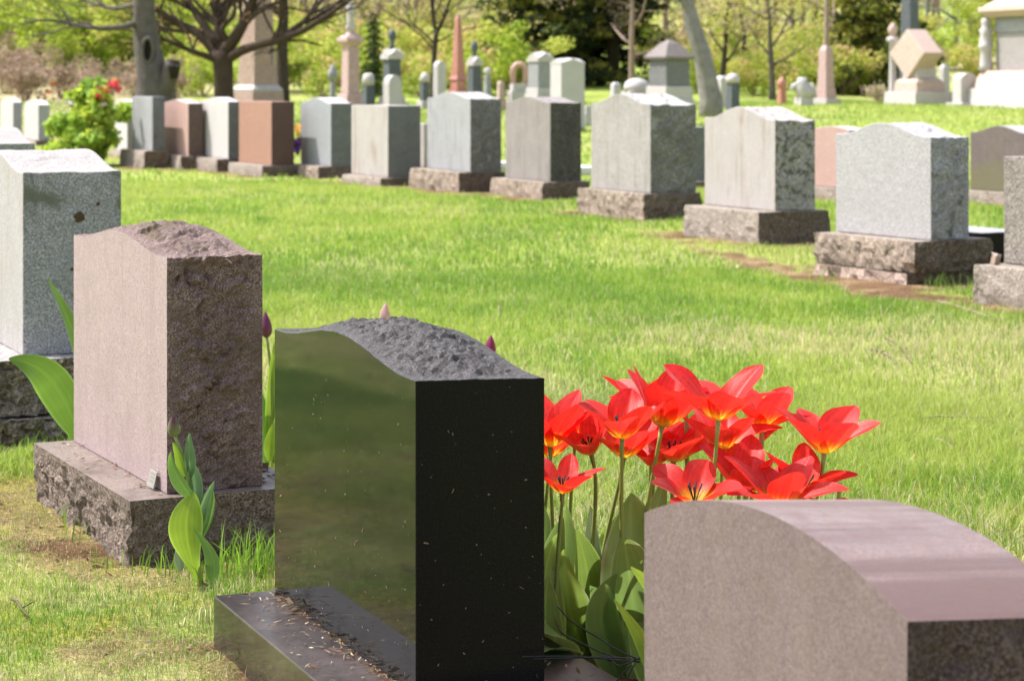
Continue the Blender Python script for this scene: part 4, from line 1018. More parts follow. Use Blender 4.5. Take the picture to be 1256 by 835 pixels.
G1 = (0.215, 0.33, 0.085); G2_ = (0.28, 0.41, 0.08); G3 = (0.16, 0.26, 0.07); G4 = (0.32, 0.46, 0.06); PALE = (0.42, 0.46, 0.30)
FCAM, FUP = (0.1, -1, 0.25), (-0.5, -0.5, 0.7)
def L(tx, ty, d, w, col=G1, bul=(0, 0, 0.03), fac=FCAM, **kw):
    return ((tx, ty, d), w, col, bul, fac, kw)
tl = [
 # label, flower base px, D, petal px, opening, lean, foot, leaves
 ('open red tulip standing in front of the others at the upper left of the clump', 763, 537, 4.75, 63, 0.78, 0.02, 0.10, (0.24, 4.80), [L(757, 590, 4.9, 92, G1, (0.06, 0, 0.0), (0.15, -1, 0.2), edge=PALE, fold=0.45, wave=0.05), L(745, 700, 4.7, 46, G3, (-0.05, 0, 0.02))]),
 ('largest open red tulip of the clump, top centre, on a thick stem', 881, 514, 4.70, 70, 0.86, 0.05, 0.08, (0.41, 4.75), [L(787, 690, 4.6, 40, G4, (0.02, -0.03, 0.02), (-0.3, -1, 0.2)), L(860, 650, 4.8, 60, G1)]),
 ('big red tulip with closed petals bent right, just left of the largest one', 812, 523, 4.85, 70, 0.50, 0.18, 0.02, (0.27, 4.9), [L(758, 650, 4.72, 100, G1, (0.03, -0.02, 0.0), (0.05, -1, 0.15), edge=PALE, fold=0.35, wave=0.04), L(815, 585, 5.0, 50, G1, (-0.02, 0, 0))]),
 ('open red tulip at the far right of the clump, spread wide above the grass', 1011, 555, 4.85, 66, 0.85, 0.06, 0.05, (0.62, 4.9), [L(985, 660, 4.9, 50, G1), L(1050, 680, 4.9, 50, G2_)]),
 ('red tulip half hidden by the right edge of the black headstone, upper one', 675, 547, 4.95, 62, 0.50, 0.02, 0.05, (0.10, 4.98), [L(672, 600, 5.05, 36, G1, (-0.02, 0, 0)), L(690, 632, 4.95, 44, G1, (-0.03, -0.02, 0.02))]),
 ('drooping red tulip low between the half hidden one and the front left one', 725, 556, 4.95, 46, 0.62, -0.28, 0.28, (0.17, 5.0), [L(742, 628, 5.05, 52, G2_, (0.02, 0, 0)), L(688, 615, 5.05, 46, G1, (-0.02, 0, 0)), L(722, 615, 5.0, 34, (0.17, 0.22, 0.11), (0.01, 0, 0)), L(700, 672, 4.85, 56, G2_, (-0.05, -0.02, 0.0), (0.2, -1, 0.2), edge=PALE, wave=0.05)]),
 ('red tulip directly behind the front left one, showing below it', 765, 560, 4.98, 58, 0.75, 0.10, 0.05, (0.18, 5.02), [L(716, 650, 4.95, 56, G2_, (0.01, 0, 0)), L(776, 628, 5.0, 56, G1, (0.02, 0, 0)), L(735, 712, 4.85, 44, G3, (0.03, 0, 0.02)), L(792, 640, 5.05, 44, G1)]),
 ('low red tulip with three spread petals beside the edge of the black headstone', 690, 604, 4.75, 46, 0.80, 0.06, 0.12, (0.09, 4.80), [L(670, 640, 4.9, 44, G2_, (-0.02, 0, 0)), L(676, 700, 4.72, 44, G1, (-0.03, 0, 0.02)), L(640, 757, 4.48, 72, G3, (0.05, -0.06, 0.10), (0.1, -0.55, 0.85), fold=0.2, base=0.5), L(636, 790, 4.42, 66, G3, (0.08, -0.04, 0.06), (0.05, -0.6, 0.8), fold=0.2, base=0.6)]),
 ('smallest red tulip of the clump, low in the middle gap', 801, 572, 5.05, 32, 0.75, -0.05, 0.05, (0.30, 5.08), [L(775, 640, 5.05, 34, G1)]),
 ('red tulip with one long petal hanging right, behind the middle stems', 826, 566, 5.05, 56, 0.82, 0.05, 0.05, (0.37, 5.1), [L(842, 640, 5.0, 46, G1), L(800, 660, 4.95, 40, G3)]),
 ('red tulip right behind and below the largest one', 886, 550, 4.92, 58, 0.88, 0.03, 0.05, (0.46, 4.95), [L(900, 650, 4.95, 50, G1), L(925, 670, 4.9, 46, G1)]),
 ('red tulip leaning right behind the largest one, at the upper right', 935, 524, 5.0, 58, 0.80, 0.12, 0.03, (0.52, 5.05), [L(945, 650, 5.0, 44, G1), L(965, 660, 5.0, 44, G2_)]),
 ('wide glossy red tulip facing forward, cut off below by the top of the brown headstone', 852, 618, 4.55, 60, 1.08, 0.0, 0.22, (0.33, 4.62), [L(766, 735, 4.5, 22, G4, (0.0, -0.02, 0.0), (0.2, -1, 0.1)), L(775, 760, 4.55, 44, G1, (-0.02, 0, 0.02))]),
 ('big broad red tulip lowest at the right, over the brown headstone', 955, 622, 4.58, 70, 0.90, 0.08, 0.05, (0.50, 4.62), [L(930, 700, 4.6, 50, G1), L(1000, 690, 4.6, 50, G1)]),
 ('red tulip in the middle right with upright narrow petals, behind the broad low one', 915, 606, 4.75, 66, 0.72, 0.0, 0.05, (0.46, 4.78), [L(880, 660, 4.8, 50, G1), L(915, 690, 4.7, 50, G1)]),
 ('red tulip of which only petal tips show at the right, above the brown headstone', 1026, 640, 4.75, 34, 0.85, 0.05, 0.0, (0.60, 4.78), [L(1010, 690, 4.7, 44, G1)]),
 ('lower, farther red tulip half hidden by the black headstone edge', 674, 560, 5.15, 50, 0.75, 0.05, 0.0, (0.06, 5.2), [L(680, 640, 5.2, 40, G1), L(712, 650, 5.2, 40, G2_)]),

 ('red tulip with pale glossy petals between the broad low one and the forward facing one', 905, 570, 4.98, 50, 0.70, -0.10, 0.10, (0.50, 5.0), [L(890, 640, 5.0, 50, G2_)]),
 ('red tulip behind the top left of the largest one, petals pointing left', 795, 505, 5.1, 54, 0.80, -0.15, 0.05, (0.31, 5.15), [L(830, 640, 5.1, 44, G1)]),
 ('red tulip at the lower right of the clump beneath the far right one', 985, 604, 4.8, 56, 0.85, 0.22, 0.10, (0.57, 4.82), [L(1005, 670, 4.8, 44, G2_)]),
 ('red tulip tucked between the front left and the big closed one, mostly hidden', 842, 556, 5.15, 50, 0.75, -0.05, 0.05, (0.38, 5.18), [L(770, 660, 5.1, 50, G2_)]),
 ('red tulip showing behind the drooping one near the black headstone', 706, 536, 5.2, 46, 0.72, 0.10, 0.05, (0.13, 5.25), [L(706, 640, 5.2, 40, G1), L(740, 650, 5.2, 44, G2_)]),
]
for i, (lb, px, py, D, S_, op, lx, ly, ft, lv) in enumerate(tl):
    tulip(lb, px, py, D, S_ * 1.28, op * 1.2, lx, ly, ft, lv, i * 1.37 + 0.4)

# bare stalks left in the clump
for (px, py, D, fx, fy, lb) in ((936, 530, 4.9, 0.53, 4.93, 'flowerless green stalk in the tulip clump, right of the centre'), (1032, 592, 4.9, 0.68, 4.95, 'flowerless green stalk at the right end of the tulip clump'), (843, 500, 5.1, 0.40, 5.14, 'flowerless pale stalk in the middle of the tulip clump')):
    q = at(px, py, D); b0 = Vector((fx, fy, tz(fx, fy) - 0.01))
    b = MB(); e = q - b0
    b.add(*tube_pts([e * k / 6 + Vector((0.006 * math.sin(k * 0.6), 0, 0)) for k in range(7)], [0.0055] * 6 + [0.0048], 8))
    leaf(b, (0, 0, 0), (e.x * .4 + 0.04, -0.02, e.z * 0.5), 0.04, (0.02, 0, 0), FCAM, col=(0.15, 0.19, 0.05))
    o = b.build('flower_stalk', STEM, None, True); o.location = b0; tag(o, lb, 'flower stalk', 'flowerless stalks in the tulip clump')

# plants with closed buds
def bud_mesh(b, org, dr, ln, rad, col0, col1, seed):
    dr = Vector(dr).normalized(); x = dr.cross(Vector((0.2, 1, 0.1))).normalized(); y = dr.cross(x)
    n, m = 12, 10; vs, cs = [], []
    for i in range(m + 1):
        t = i / m; r = rad * math.sin(math.pi * (0.08 + 0.90 * t ** 0.8)) ** 0.8 * (1 - 0.25 * t)
        for k in range(n):
            a = 2 * math.pi * k / n; rr = r * (1 + 0.10 * math.cos(3 * a + seed + t))
            vs.append(org + dr * (t * ln) + (x * math.cos(a) + y * math.sin(a)) * rr)
            f = min(1, max(0, t * 1.7 - 0.35 + 0.25 * math.cos(3 * a + 1)))
            cs.append(tuple(col0[j] * (1 - f) + col1[j] * f for j in range(3)))
    fs = [(i * n + k, i * n + (k + 1) % n, (i + 1) * n + (k + 1) % n, (i + 1) * n + k) for i in range(m) for k in range(n)]
    b.add(vs, fs, 0, cs)

def bud_plant(label, foot, bud, stem_px, lv, c0, c1, ln=0.055, rad=0.017, dr=(0, 0, 1), D=None, group=None, seed=0):
    base = Vector((foot[0], foot[1], tz(*foot) - 0.01))
    t = thing('tulip', label, 'tulip', base, 0, group)
    if bud:
        end = at(*bud) - base
        P = [Vector((0, 0, 0))] + [at(*q) - base for q in stem_px] + [end]
        Q = []
        for i in range(len(P) - 1):
            for k in range(4): Q.append(P[i].lerp(P[i + 1], k / 4))
        Q.append(end)
        for _ in range(3): Q = [Q[0]] + [(Q[i - 1] + Q[i] * 2 + Q[i + 1]) / 4 for i in range(1, len(Q) - 1)] + [Q[-1]]
        b = MB(); b.add(*tube_pts(Q, [0.0075 - 0.003 * i / (len(Q) - 1) for i in range(len(Q))], 8)); b.build('stem', STEM, t, True)
        b = MB(); bud_mesh(b, end - Vector(dr).normalized() * 0.004, dr, ln, rad, c0, c1, seed); b.build('bud', PET, t, True)
    for (b0, tip, w, col, bul, fac, kw) in lv:
        b = MB(); p0 = at(*b0) - base if b0 else Vector((0, 0, 0))
        leaf(b, p0, at(*tip) - base, w, bul, fac, col=col, seed=seed + int(tip[0]), **kw)
        b.build('leaf', LEAF, t, True)
    return t
q = gp(246, 712); D0 = q.y
BRIGHT = (0.30, 0.44, 0.045); MIDG = (0.15, 0.27, 0.06); BLUEG = (0.13, 0.23, 0.09)
bud_plant('tulip with dark purple bud and broad bright leaves in front of the pink headstone', (q.x, q.y), (214, 533, D0), [(240, 660, D0), (236, 610, D0), (226, 565, D0)],
  [(None, (231, 604, D0 - .02), 0.088, BRIGHT, (-0.035, -0.02, 0.01), (-0.1, -1, 0.1), dict(fold=0.25, tipw=1.5, base=0.16, wave=0.05)),
   ((256, 716, D0 - .04), (244, 648, D0 - .05), 0.05, MIDG, (0.055, -0.02, -0.03), (-0.6, -1, 0.1), dict(fold=0.3, tipw=0.65, base=0.5)),
   ((238, 660, D0), (264, 583, D0 + .02), 0.030, BLUEG, (-0.015, 0, 0.0), (0.6, -1, 0), dict(fold=0.6)),
   ((244, 665, D0), (259, 592, D0 + .03), 0.026, MIDG, (0.03, 0, 0.0), (-0.5, -1, 0.2), dict(fold=0.5)),
   ((238, 612, D0), (208, 553, D0 - .02), 0.040, MIDG, (-0.02, -0.02, 0.0), (-0.5, -1, 0.3), dict(fold=0.45)),
   ((236, 622, D0), (232, 560, D0 + .02), 0.036, BLUEG, (0.022, 0.0, 0.0), (0.6, -1, 0.2), dict(fold=0.5)),
   ((231, 588, D0), (228, 530, D0), 0.030, BLUEG, (0.012, 0, 0), (0.5, -1, 0), dict(fold=0.6)),
   ((227, 584, D0), (215, 540, D0 - .01), 0.024, BRIGHT, (-0.004, 0, 0), (-0.5, -1, 0), dict(fold=0.4)),
   ((222, 700, D0 + .05), (223, 658, D0 + .05), 0.026, (0.16, 0.22, 0.12), (-0.01, 0, 0), (0.1, -1, 0), dict(fold=0.2))],
  (0.34, 0.38, 0.18), (0.11, 0.03, 0.045), 0.055, 0.0185, (-0.08, 0, 1), seed=3)
q = gp(333, 572); D0 = q.y
GB = 'budding tulips in the background of the near headstones'
bud_plant('tulip with closed purple bud beside the right edge of the pink headstone', (q.x, q.y), (327, 412, D0), [(335, 520, D0), (332, 450, D0)],
  [(None, (337, 400, D0), 0.075, BRIGHT, (0.03, 0, 0), (-0.1, -1, 0.1), dict(fold=0.4)), (None, (322, 470, D0 + .02), 0.06, MIDG, (-0.03, 0, 0), (0.2, -1, 0.1), dict(fold=0.4)),
   (None, (345, 480, D0 - .03), 0.05, BRIGHT, (0.02, 0, 0), (0, -1, 0.1), dict(fold=0.3)), ((331, 565, D0 - .05), (341, 515, D0 - .05), 0.04, BRIGHT, (-0.02, 0, 0), (0, -1, 0.1), dict(fold=0.3))],
  (0.30, 0.14, 0.16), (0.22, 0.05, 0.14), 0.085, 0.022, (-0.05, 0, 1), group=GB, seed=4)
for (px, py, d, c0, c1, lb, s) in ((472, 396, 7.3, (0.62, 0.50, 0.42), (0.60, 0.40, 0.38), 'pale pink closed tulip bud peeking over the left of the black headstone', 5), (601, 438, 7.2, (0.34, 0.03, 0.13), (0.30, 0.02, 0.12), 'magenta closed tulip bud peeking over the right shoulder of the black headstone', 6)):
    X = (px - CX) * d / F
    bud_plant(lb, (X + 0.02, d), (px, py, d), [(px + 3, 500, d)], [(None, (px - 14, 480, d), 0.06, MIDG, (-0.03, 0, 0), FCAM, {}), (None, (px + 18, 500, d), 0.06, BRIGHT, (0.03, 0, 0), FCAM, {})], c0, c1, 0.075 if s == 6 else 0.07, 0.021, (0.05, 0, 1), group=GB, seed=s)
D0 = 7.35; X = (128 - CX) * D0 / F
bud_plant('leafy bulb plant with two long green leaves left of the pink headstone', (X, D0), None, [],
  [((100, 545, D0), (22, 436, D0 - .1), 0.125, (0.14, 0.25, 0.035), (0.03, 0, 0.10), (-0.25, -1, 0.25), dict(fold=0.22, tipw=0.85, base=0.6)), (None, (66, 338, D0 + .1), 0.07, (0.13, 0.23, 0.04), (0.05, 0, 0.0), (0.6, -1, 0.1), dict(fold=0.5, tipw=0.75)),
   (None, (135, 420, D0), 0.07, MIDG, (0.02, 0, 0), FCAM, {})], None, None, seed=9)

# black wire at the foot of the tulips
wm_ = plain('black wire', (0.012, 0.012, 0.013), 0.4, 0.1, bump=0)
D0 = 4.34
b = MB()
for pts in ([(640, 805, 4.3), (700, 804, 4.32), (745, 808, 4.35), (785, 811, 4.3)], [(640, 808, 4.32), (690, 807, 4.34), (740, 805, 4.32), (785, 808, 4.3)], [(684, 743, 4.5), (700, 762, 4.46), (735, 782, 4.4), (762, 800, 4.35), (785, 808, 4.3)],
            [(680, 756, 4.5), (686, 775, 4.46), (712, 788, 4.4), (745, 803, 4.35), (785, 812, 4.32)], [(748, 808, 4.34), (760, 818, 4.32), (785, 806, 4.3)], [(756, 836, 4.3), (766, 822, 4.3), (775, 815, 4.3)], [(768, 840, 4.3), (772, 825, 4.3), (780, 812, 4.3)], [(742, 800, 4.35), (752, 812, 4.33), (744, 808, 4.35)]):
    P = [at(*p) for p in pts]; Q = []
    for i in range(len(P) - 1):
        for k in range(4): Q.append(P[i].lerp(P[i + 1], k / 4))
    Q.append(P[-1])
    for _ in range(2): Q = [Q[0]] + [(Q[i - 1] + Q[i] * 2 + Q[i + 1]) / 4 for i in range(1, len(Q) - 1)] + [Q[-1]]
    b.add(*tube_pts(Q, [0.0016] * len(Q), 6))
o = b.build('wire_frame', wm_, None, True); tag(o, 'tangled thin black wire across the tulip leaves between black and brown headstones', 'wire')

# dandelions on the far lawn, white petals near the tulips
ym = plain('dandelion yellow', (0.75, 0.50, 0.02), 0.6, 0.2, bump=0); gm2 = leafy('dandelion green', 0.2, attr=False, col=(0.10, 0.18, 0.03))
for (px, py, lb) in ((1116, 136, 'yellow dandelion on the far lawn below the diamond monument, left one'), (1150, 137, 'yellow dandelion on the far lawn below the diamond monument, right one')):
    q = gp(px, py); t = thing('dandelion', lb, 'flower', q)
    b = MB(); b.add(*tube_pts([(0, 0, -0.03), (0.02, 0, 0.08), (0.01, 0, 0.2)], [0.012, 0.01, 0.01], 6)); b.build('stem', gm2, t)
    b = MB(); b.add(*tube_pts([(0.01, 0, 0.19), (0.01, 0, 0.21), (0.01, 0, 0.26), (0.01, 0, 0.29)], [0.02, 0.09, 0.10, 0.04], 10)); b.build('flower', ym, t, True)
# ------------------------------------------------------------------ monuments in the old part beyond the lawn
def frustum(b, z0, z1, w0, w1, d0=None, d1=None, mi=0, cx=0, cy=0):
    d0 = w0 if d0 is None else d0; d1 = w1 if d1 is None else d1
    vs = [(cx + sx * w / 2, cy + sy * d / 2, z) for (w, d, z) in ((w0, d0, z0), (w1, d1, z1)) for sx, sy in ((-1, -1), (1, -1), (1, 1), (-1, 1))]
    b.add(vs, [(0, 3, 2, 1), (4, 5, 6, 7), (0, 1, 5, 4), (1, 2, 6, 5), (2, 3, 7, 6), (3, 0, 4, 7)], mi)

def lathe(b, prof, n=16, cx=0, cy=0, mi=0):
    vs = [(cx + r * math.cos(2 * math.pi * k / n), cy + r * math.sin(2 * math.pi * k / n), z) for r, z in prof for k in range(n)]
    fs = [(i * n + k, i * n + (k + 1) % n, (i + 1) * n + (k + 1) % n, (i + 1) * n + k) for i in range(len(prof) - 1) for k in range(n)]
    fs += [tuple(range(n - 1, -1, -1)), tuple((len(prof) - 1) * n + k for k in range(n))]
    b.add(vs, fs, mi)

def extrude(b, outline, t0, t1, mi=0):
    """outline in x, z pushed along y"""
    n = len(outline)
    vs = [(x, t0, z) for x, z in outline] + [(x, t1, z) for x, z in outline]
    b.add(vs, [tuple(range(n)), tuple(range(2 * n - 1, n - 1, -1))] + [((i + 1) % n, i, n + i, n + (i + 1) % n) for i in range(n)], mi)

def roof(b, z0, zr, w, d, th=0.0):
    """low gable on four sides, like a house shaped cap"""
    frustum(b, z0, z0 + th, w, w, d, d)
    h = zr - z0 - th
    vs = [(-w/2, -d/2, z0+th), (w/2, -d/2, z0+th), (w/2, d/2, z0+th), (-w/2, d/2, z0+th), (0, -d/2, zr), (w/2, 0, zr), (0, d/2, zr), (-w/2, 0, zr), (0, 0, zr + h * 0.25)]
    b.add(vs, [(0, 1, 4), (1, 2, 5), (2, 3, 6), (3, 0, 7), (0, 4, 8, 7), (1, 5, 8, 4), (2, 6, 8, 5), (3, 7, 8, 6)])

class Mon:
    """a monument measured in photo pixels: x from its axis, height above row yb; base reaches down into the ground"""
    def __init__(s, label, cat, px, yb, D, deg, group=None, name=None):
        s.k = D / F; X = (px - CX) * s.k
        zg = tz(X, D); s.z0 = H - (yb - HY) * s.k - zg; s.yb = yb
        s.t = thing(name or cat.replace(' ', '_'), label, cat, (X, D, zg), R(deg), group); s.a = R(deg)
        s.sq = 1 / (abs(math.cos(s.a)) + abs(math.sin(s.a)))
        s.D = D
    def z(s, y): return s.z0 + (s.yb - y) * s.k
    def w(s, p): return p * s.k * s.sq
    def part(s, name, mat, *blocks, bevel=0.012):
        """blocks: (y bottom, y top, visible width bottom, visible width top)"""
        b = MB()
        for (y0, y1, w0, w1) in blocks:
            frustum(b, s.z(y0) if y0 is not None else -0.15, s.z(y1), s.w(w0), s.w(w1))
        return b.build(name, mat, s.t, bevel=bevel)
    def lathe(s, name, mat, prof, n=14, dx=0):
        b = MB(); lathe(b, [(r * s.k, s.z(y)) for r, y in prof], n, dx * s.k)
        return b.build(name, mat, s.t, True)

mw = M['white']; mbr = granite('brown pink granite shaft', (0.22, 0.15, 0.12), (0.37, 0.275, 0.23), (0.47, 0.37, 0.32), 40, 0.6, 0.1, mottle=0.15)
mpk = granite('mauve pink granite shaft', (0.30, 0.20, 0.19), (0.44, 0.32, 0.30), (0.54, 0.42, 0.40), 40, 0.6, 0.1, mottle=0.15)
mrd = granite('red granite shaft', (0.28, 0.11, 0.08), (0.43, 0.19, 0.145), (0.52, 0.28, 0.22), 40, 0.5, 0.1, mottle=0.12)
mdk = granite('dark slate grey stone', (0.04, 0.05, 0.06), (0.085, 0.10, 0.115), (0.15, 0.17, 0.19), 40, 0.6, 0.1, mottle=0.2)
mmd = granite('mid grey stone', (0.17, 0.18, 0.19), (0.27, 0.285, 0.30), (0.38, 0.40, 0.41), 40, 0.7, 0.1, mottle=0.2)
mlt = granite('pale grey stone', (0.34, 0.332, 0.32), (0.45, 0.442, 0.43), (0.54, 0.53, 0.515), 40, 0.7, 0.1, mottle=0.15)
mcr = granite('pale sandstone', (0.36, 0.28, 0.23), (0.46, 0.37, 0.31), (0.54, 0.45, 0.385), 40, 0.8, 0.1, mottle=0.12)
mgr = granite('weathered grey marble', (0.20, 0.195, 0.185), (0.28, 0.273, 0.262), (0.36, 0.352, 0.34), 40, 0.7, 0.1, mottle=0.3)
mdg = granite('dim grey stone', (0.09, 0.093, 0.096), (0.155, 0.16, 0.165), (0.23, 0.237, 0.24), 40, 0.7, 0.1, mottle=0.2)
mro = granite('grey brown roof stone', (0.12, 0.108, 0.10), (0.18, 0.165, 0.155), (0.25, 0.23, 0.22), 40, 0.8, 0.1, mottle=0.2)
GM = None

m = Mon('very tall brown pink obelisk behind the bare spreading tree', 'obelisk', 316, 150, 48, 42)
m.part('base', mbr, (None, 128, 84, 84), (128, 113, 66, 64)); m.part('moulding', mlt, (113, 110, 62, 64), (110, 104, 64, 50)); m.part('shaft', mbr, (104, -120, 50, 18), (-120, -132, 18, 1))
m = Mon('mauve pink granite column topped by a slender draped statue, left of centre', 'monument', 430, 145, 55, 35)
m.part('base', mpk, (None, 128, 44, 42), (128, 115, 36, 32)); m.part('shaft', mpk, (115, 57, 24, 21)); m.part('capital', mpk, (57, 52, 22, 32), (52, 47, 35, 35), (47, 40, 30, 12))
m.lathe('statue', mlt, [(5.5, 41), (6, 34), (4.5, 26), (5, 16), (5.5, 8), (3, 4), (2, 2), (3.2, -1), (3.2, -5), (1, -8)])
m = Mon('small grey finial shaped like a spearhead on a post, left of the mauve column', 'finial', 408, 150, 50, 20, name='grave_finial')
m.part('post', mmd, (None, 135, 16, 16), (135, 100, 9, 7)); m.lathe('spearhead', mmd, [(3, 101), (6.5, 94), (6, 88), (2.5, 82), (0.5, 78)], 8)
m = Mon('small dark stone with rounded white top just right of the mauve column', 'gravestone', 452, 150, 52, 30)
m.part('body', mdk, (None, 105, 17, 16)); m.lathe('cap', mlt, [(7, 105), (8, 99), (6.5, 92), (3, 90)])
m = Mon('dark slate monument with gabled cap and tall urn, behind the white arched tablet', 'monument', 481, 145, 52, 30)
m.part('base', mlt, (None, 126, 42, 40), (126, 118, 34, 32)); m.part('body', mdk, (118, 96, 26, 24), (96, 72, 22, 22))
b = MB(); roof(b, m.z(73), m.z(61), m.w(30), m.w(30), m.k * 4); b.build('cap', mlt, m.t)
m.lathe('urn', mdk, [(4, 62), (3, 56), (2, 52), (5, 46), (5, 41), (2.5, 38), (1, 35)])
m = Mon('white arched tablet standing before the dark urn monument', 'gravestone', 483, 150, 47, 30)
b = MB(); o_ = [(-m.w(24)/2 * 1.0, -0.1), (m.w(24)/2, -0.1)] + [(m.w(24)/2 * math.cos(q), m.z(104) + m.k * 12 * math.sin(q)) for q in np.linspace(0, math.pi, 10)]
extrude(b, o_, -0.08, 0.20); b.build('tablet', mw, m.t); m.part('base', mlt, (None, 138, 34, 32))
m = Mon('low dark stone with white cap standing between the urn monument and the thin tree', 'gravestone', 521, 150, 55, 30)
m.part('base', mlt, (None, 124, 22, 22)); m.part('body', mdk, (124, 101, 13, 13)); m.lathe('cap', mlt, [(6, 101), (6.5, 96), (4, 91), (1, 89)])
m = Mon('bright white round topped tablet just left of the red obelisk', 'gravestone', 540, 150, 46, 35)
b = MB(); o_ = [(-m.w(17)/2, -0.1), (m.w(17)/2, -0.1)] + [(m.w(17)/2 * math.cos(q), m.z(84) + m.k * 9 * math.sin(q)) for q in np.linspace(0, math.pi, 12)]
extrude(b, o_, -0.06, 0.12); b.build('tablet', mw, m.t); m.part('base', mlt, (None, 135, 24, 24))
m = Mon('slim red granite obelisk with pointed tip', 'obelisk', 562, 150, 52, 40)
m.part('base', mrd, (None, 110, 26, 25), (110, 98, 20, 19)); m.part('moulding', mrd, (98, 93, 23, 18), bevel=0.005); m.part('shaft', mrd, (93, 24, 17, 8), (24, 16, 8, 1))
m = Mon('narrow dark monument with lit white side and urn, right of the red obelisk', 'monument', 582, 150, 53, 35)
m.part('base', mlt, (None, 118, 30, 29)); m.part('body', mdk, (118, 80, 19, 17)); b = MB(); roof(b, m.z(81), m.z(70), m.w(21), m.w(21), m.k * 3); b.build('cap', mlt, m.t)
m.lathe('urn', mdk, [(3, 71), (2, 66), (4.5, 60), (4, 54), (1.5, 51), (0.5, 49)])
m = Mon('thin grey post with round white knob right of the narrow dark monument', 'gravestone', 598, 150, 56, 30)
m.part('post', mmd, (None, 93, 10, 9)); m.lathe('knob', mlt, [(3, 93), (5, 89), (4, 85), (1, 83)])
m = Mon('small pale pink stone low behind the peaked blue grey headstone', 'gravestone', 614, 150, 54, 30)
m.part('base', mcr, (None, 122, 16, 15)); m.part('body', mcr, (122, 104, 10, 9), (104, 100, 11, 5))
m = Mon('pink granite arch on white base, beside the dark grey pillar', 'monument', 637, 150, 54, 12)
m.part('base', mw, (None, 112, 30, 30), (112, 103, 24, 24))
b = MB(); P = [Vector((-m.k * 8, 0, m.z(103)))] + [Vector((-m.k * 8 * math.cos(q), 0, m.z(87) + m.k * 8 * math.sin(q))) for q in np.linspace(0, math.pi, 10)] + [Vector((m.k * 8, 0, m.z(103)))]
b.add(*tube_pts(P, [m.k * 3.6] * len(P), 8)); b.build('arch', granite('pink arch granite', (0.40, 0.24, 0.20), (0.56, 0.36, 0.30), (0.62, 0.44, 0.38), 40, 0.6, 0.1), m.t, True)
m = Mon('grey pillar with house shaped white cap on white plinth', 'monument', 663, 150, 50, 34)
m.part('plinth', mw, (None, 116, 42, 40), (116, 108, 37, 36)); m.part('body', mmd, (108, 75, 31, 30)); b = MB(); roof(b, m.z(76), m.z(65), m.w(34), m.w(34), m.k * 4); b.build('cap', mlt, m.t)
m = Mon('big bright white marker with low peaked top beside the grey pillar', 'gravestone', 696, 150, 44, 24)
m.part('body', mw, (None, 78, 43, 42)); b = MB(); roof(b, m.z(79), m.z(72.5), m.w(43), m.w(43), m.k * 1.5); b.build('cap', mw, m.t)
m = Mon('low white stone slab in front of the conifer trunks', 'grave slab', 722, 150, 46, 24, name='ledger_slab')
m.part('slab', mw, (None, 130, 20, 19)); m.part('step', mlt, (None, 139, 24, 24))
m = Mon('small white post stone left of the roofed tomb', 'gravestone', 755, 150, 46, 26)
m.part('base', mlt, (None, 128, 20, 20)); m.part('post', mw, (128, 104, 14, 13), (104, 101, 13, 6))
m = Mon('wide white stone with domed top left of the roofed tomb', 'gravestone', 781, 150, 47, 20)
m.part('base', mlt, (None, 112, 40, 38)); m.lathe('dome', mw, [(16, 112), (16, 106), (13, 100), (7, 97), (2, 96)])
m = Mon('grey tomb pillar with overhanging hipped roof left of the leaning trunk', 'tomb', 821, 150, 46, 33)
m.part('plinth', mlt, (None, 122, 64, 62), (122, 106, 58, 56)); m.part('body', mdg, (106, 72, 50, 49))
b = MB(); frustum(b, m.z(73), m.z(70), m.w(60), m.w(62)); frustum(b, m.z(70), m.z(54), m.w(62), m.w(24)); frustum(b, m.z(54), m.z(49), m.w(24), m.w(4)); b.build('roof', mro, m.t)
m = Mon('white stone partly hidden behind the foot of the leaning trunk', 'gravestone', 886, 150, 56, 30)
m.part('body', mlt, (None, 97, 20, 19), (97, 93, 20, 10)); m.part('base', mlt, (None, 130, 28, 27))
m = Mon('dark narrow stone with pale cap right of the leaning trunk', 'gravestone', 899, 150, 54, 30)
m.part('body', mdk, (None, 102, 17, 16)); m.lathe('cap', mlt, [(8, 102), (9, 97), (6, 92), (2, 90)])
m = Mon('small rusty red stone beneath the budding trees', 'gravestone', 959, 150, 60, 25)
m.part('body', mrd, (None, 108, 11, 11)); m.lathe('cap', mrd, [(5, 108), (6.5, 102), (3, 97), (1, 95)])
m = Mon('weathered white statue of a crouching figure left of the pink obelisk', 'statue', 986, 150, 58, 20, name='statue')
m.part('pedestal', mlt, (None, 120, 24, 22))
b = MB()
P_ = [((2, 120), 10), ((0, 112), 11), ((-3, 105), 9), ((-2, 99), 6.5), ((-2, 95), 5)]
b.add(*tube_pts([Vector((x * m.k, 0, m.z(y))) for (x, y), r in P_], [r * m.k for _, r in P_], 10, wob=0.25, seed=3))
b.add(*tube_pts([Vector((-6 * m.k, 0, m.z(103))), Vector((-13 * m.k, 0.05, m.z(106))), Vector((-15 * m.k, 0.1, m.z(112)))], [4 * m.k, 3.5 * m.k, 2.5 * m.k], 8))
b.add(*tube_pts([Vector((6 * m.k, 0, m.z(104))), Vector((11 * m.k, -0.05, m.z(110))), Vector((12 * m.k, -0.1, m.z(120)))], [4.5 * m.k, 4 * m.k, 4 * m.k], 8))
b.build('figure', mw, m.t, True)
m = Mon('pink granite obelisk with cut off top standing on the crest under a tall thin tree', 'obelisk', 1013, 131, 60, 38)
m.part('foot', mlt, (None, 121, 38, 36)); m.part('base', mpk, (121, 108, 25, 24)); m.part('shaft', mpk, (108, 62, 21, 17), (62, 56, 17, 9))
m = Mon('slender white column with small urn on top, left of the diamond monument', 'monument', 1095, 131, 61, 20)
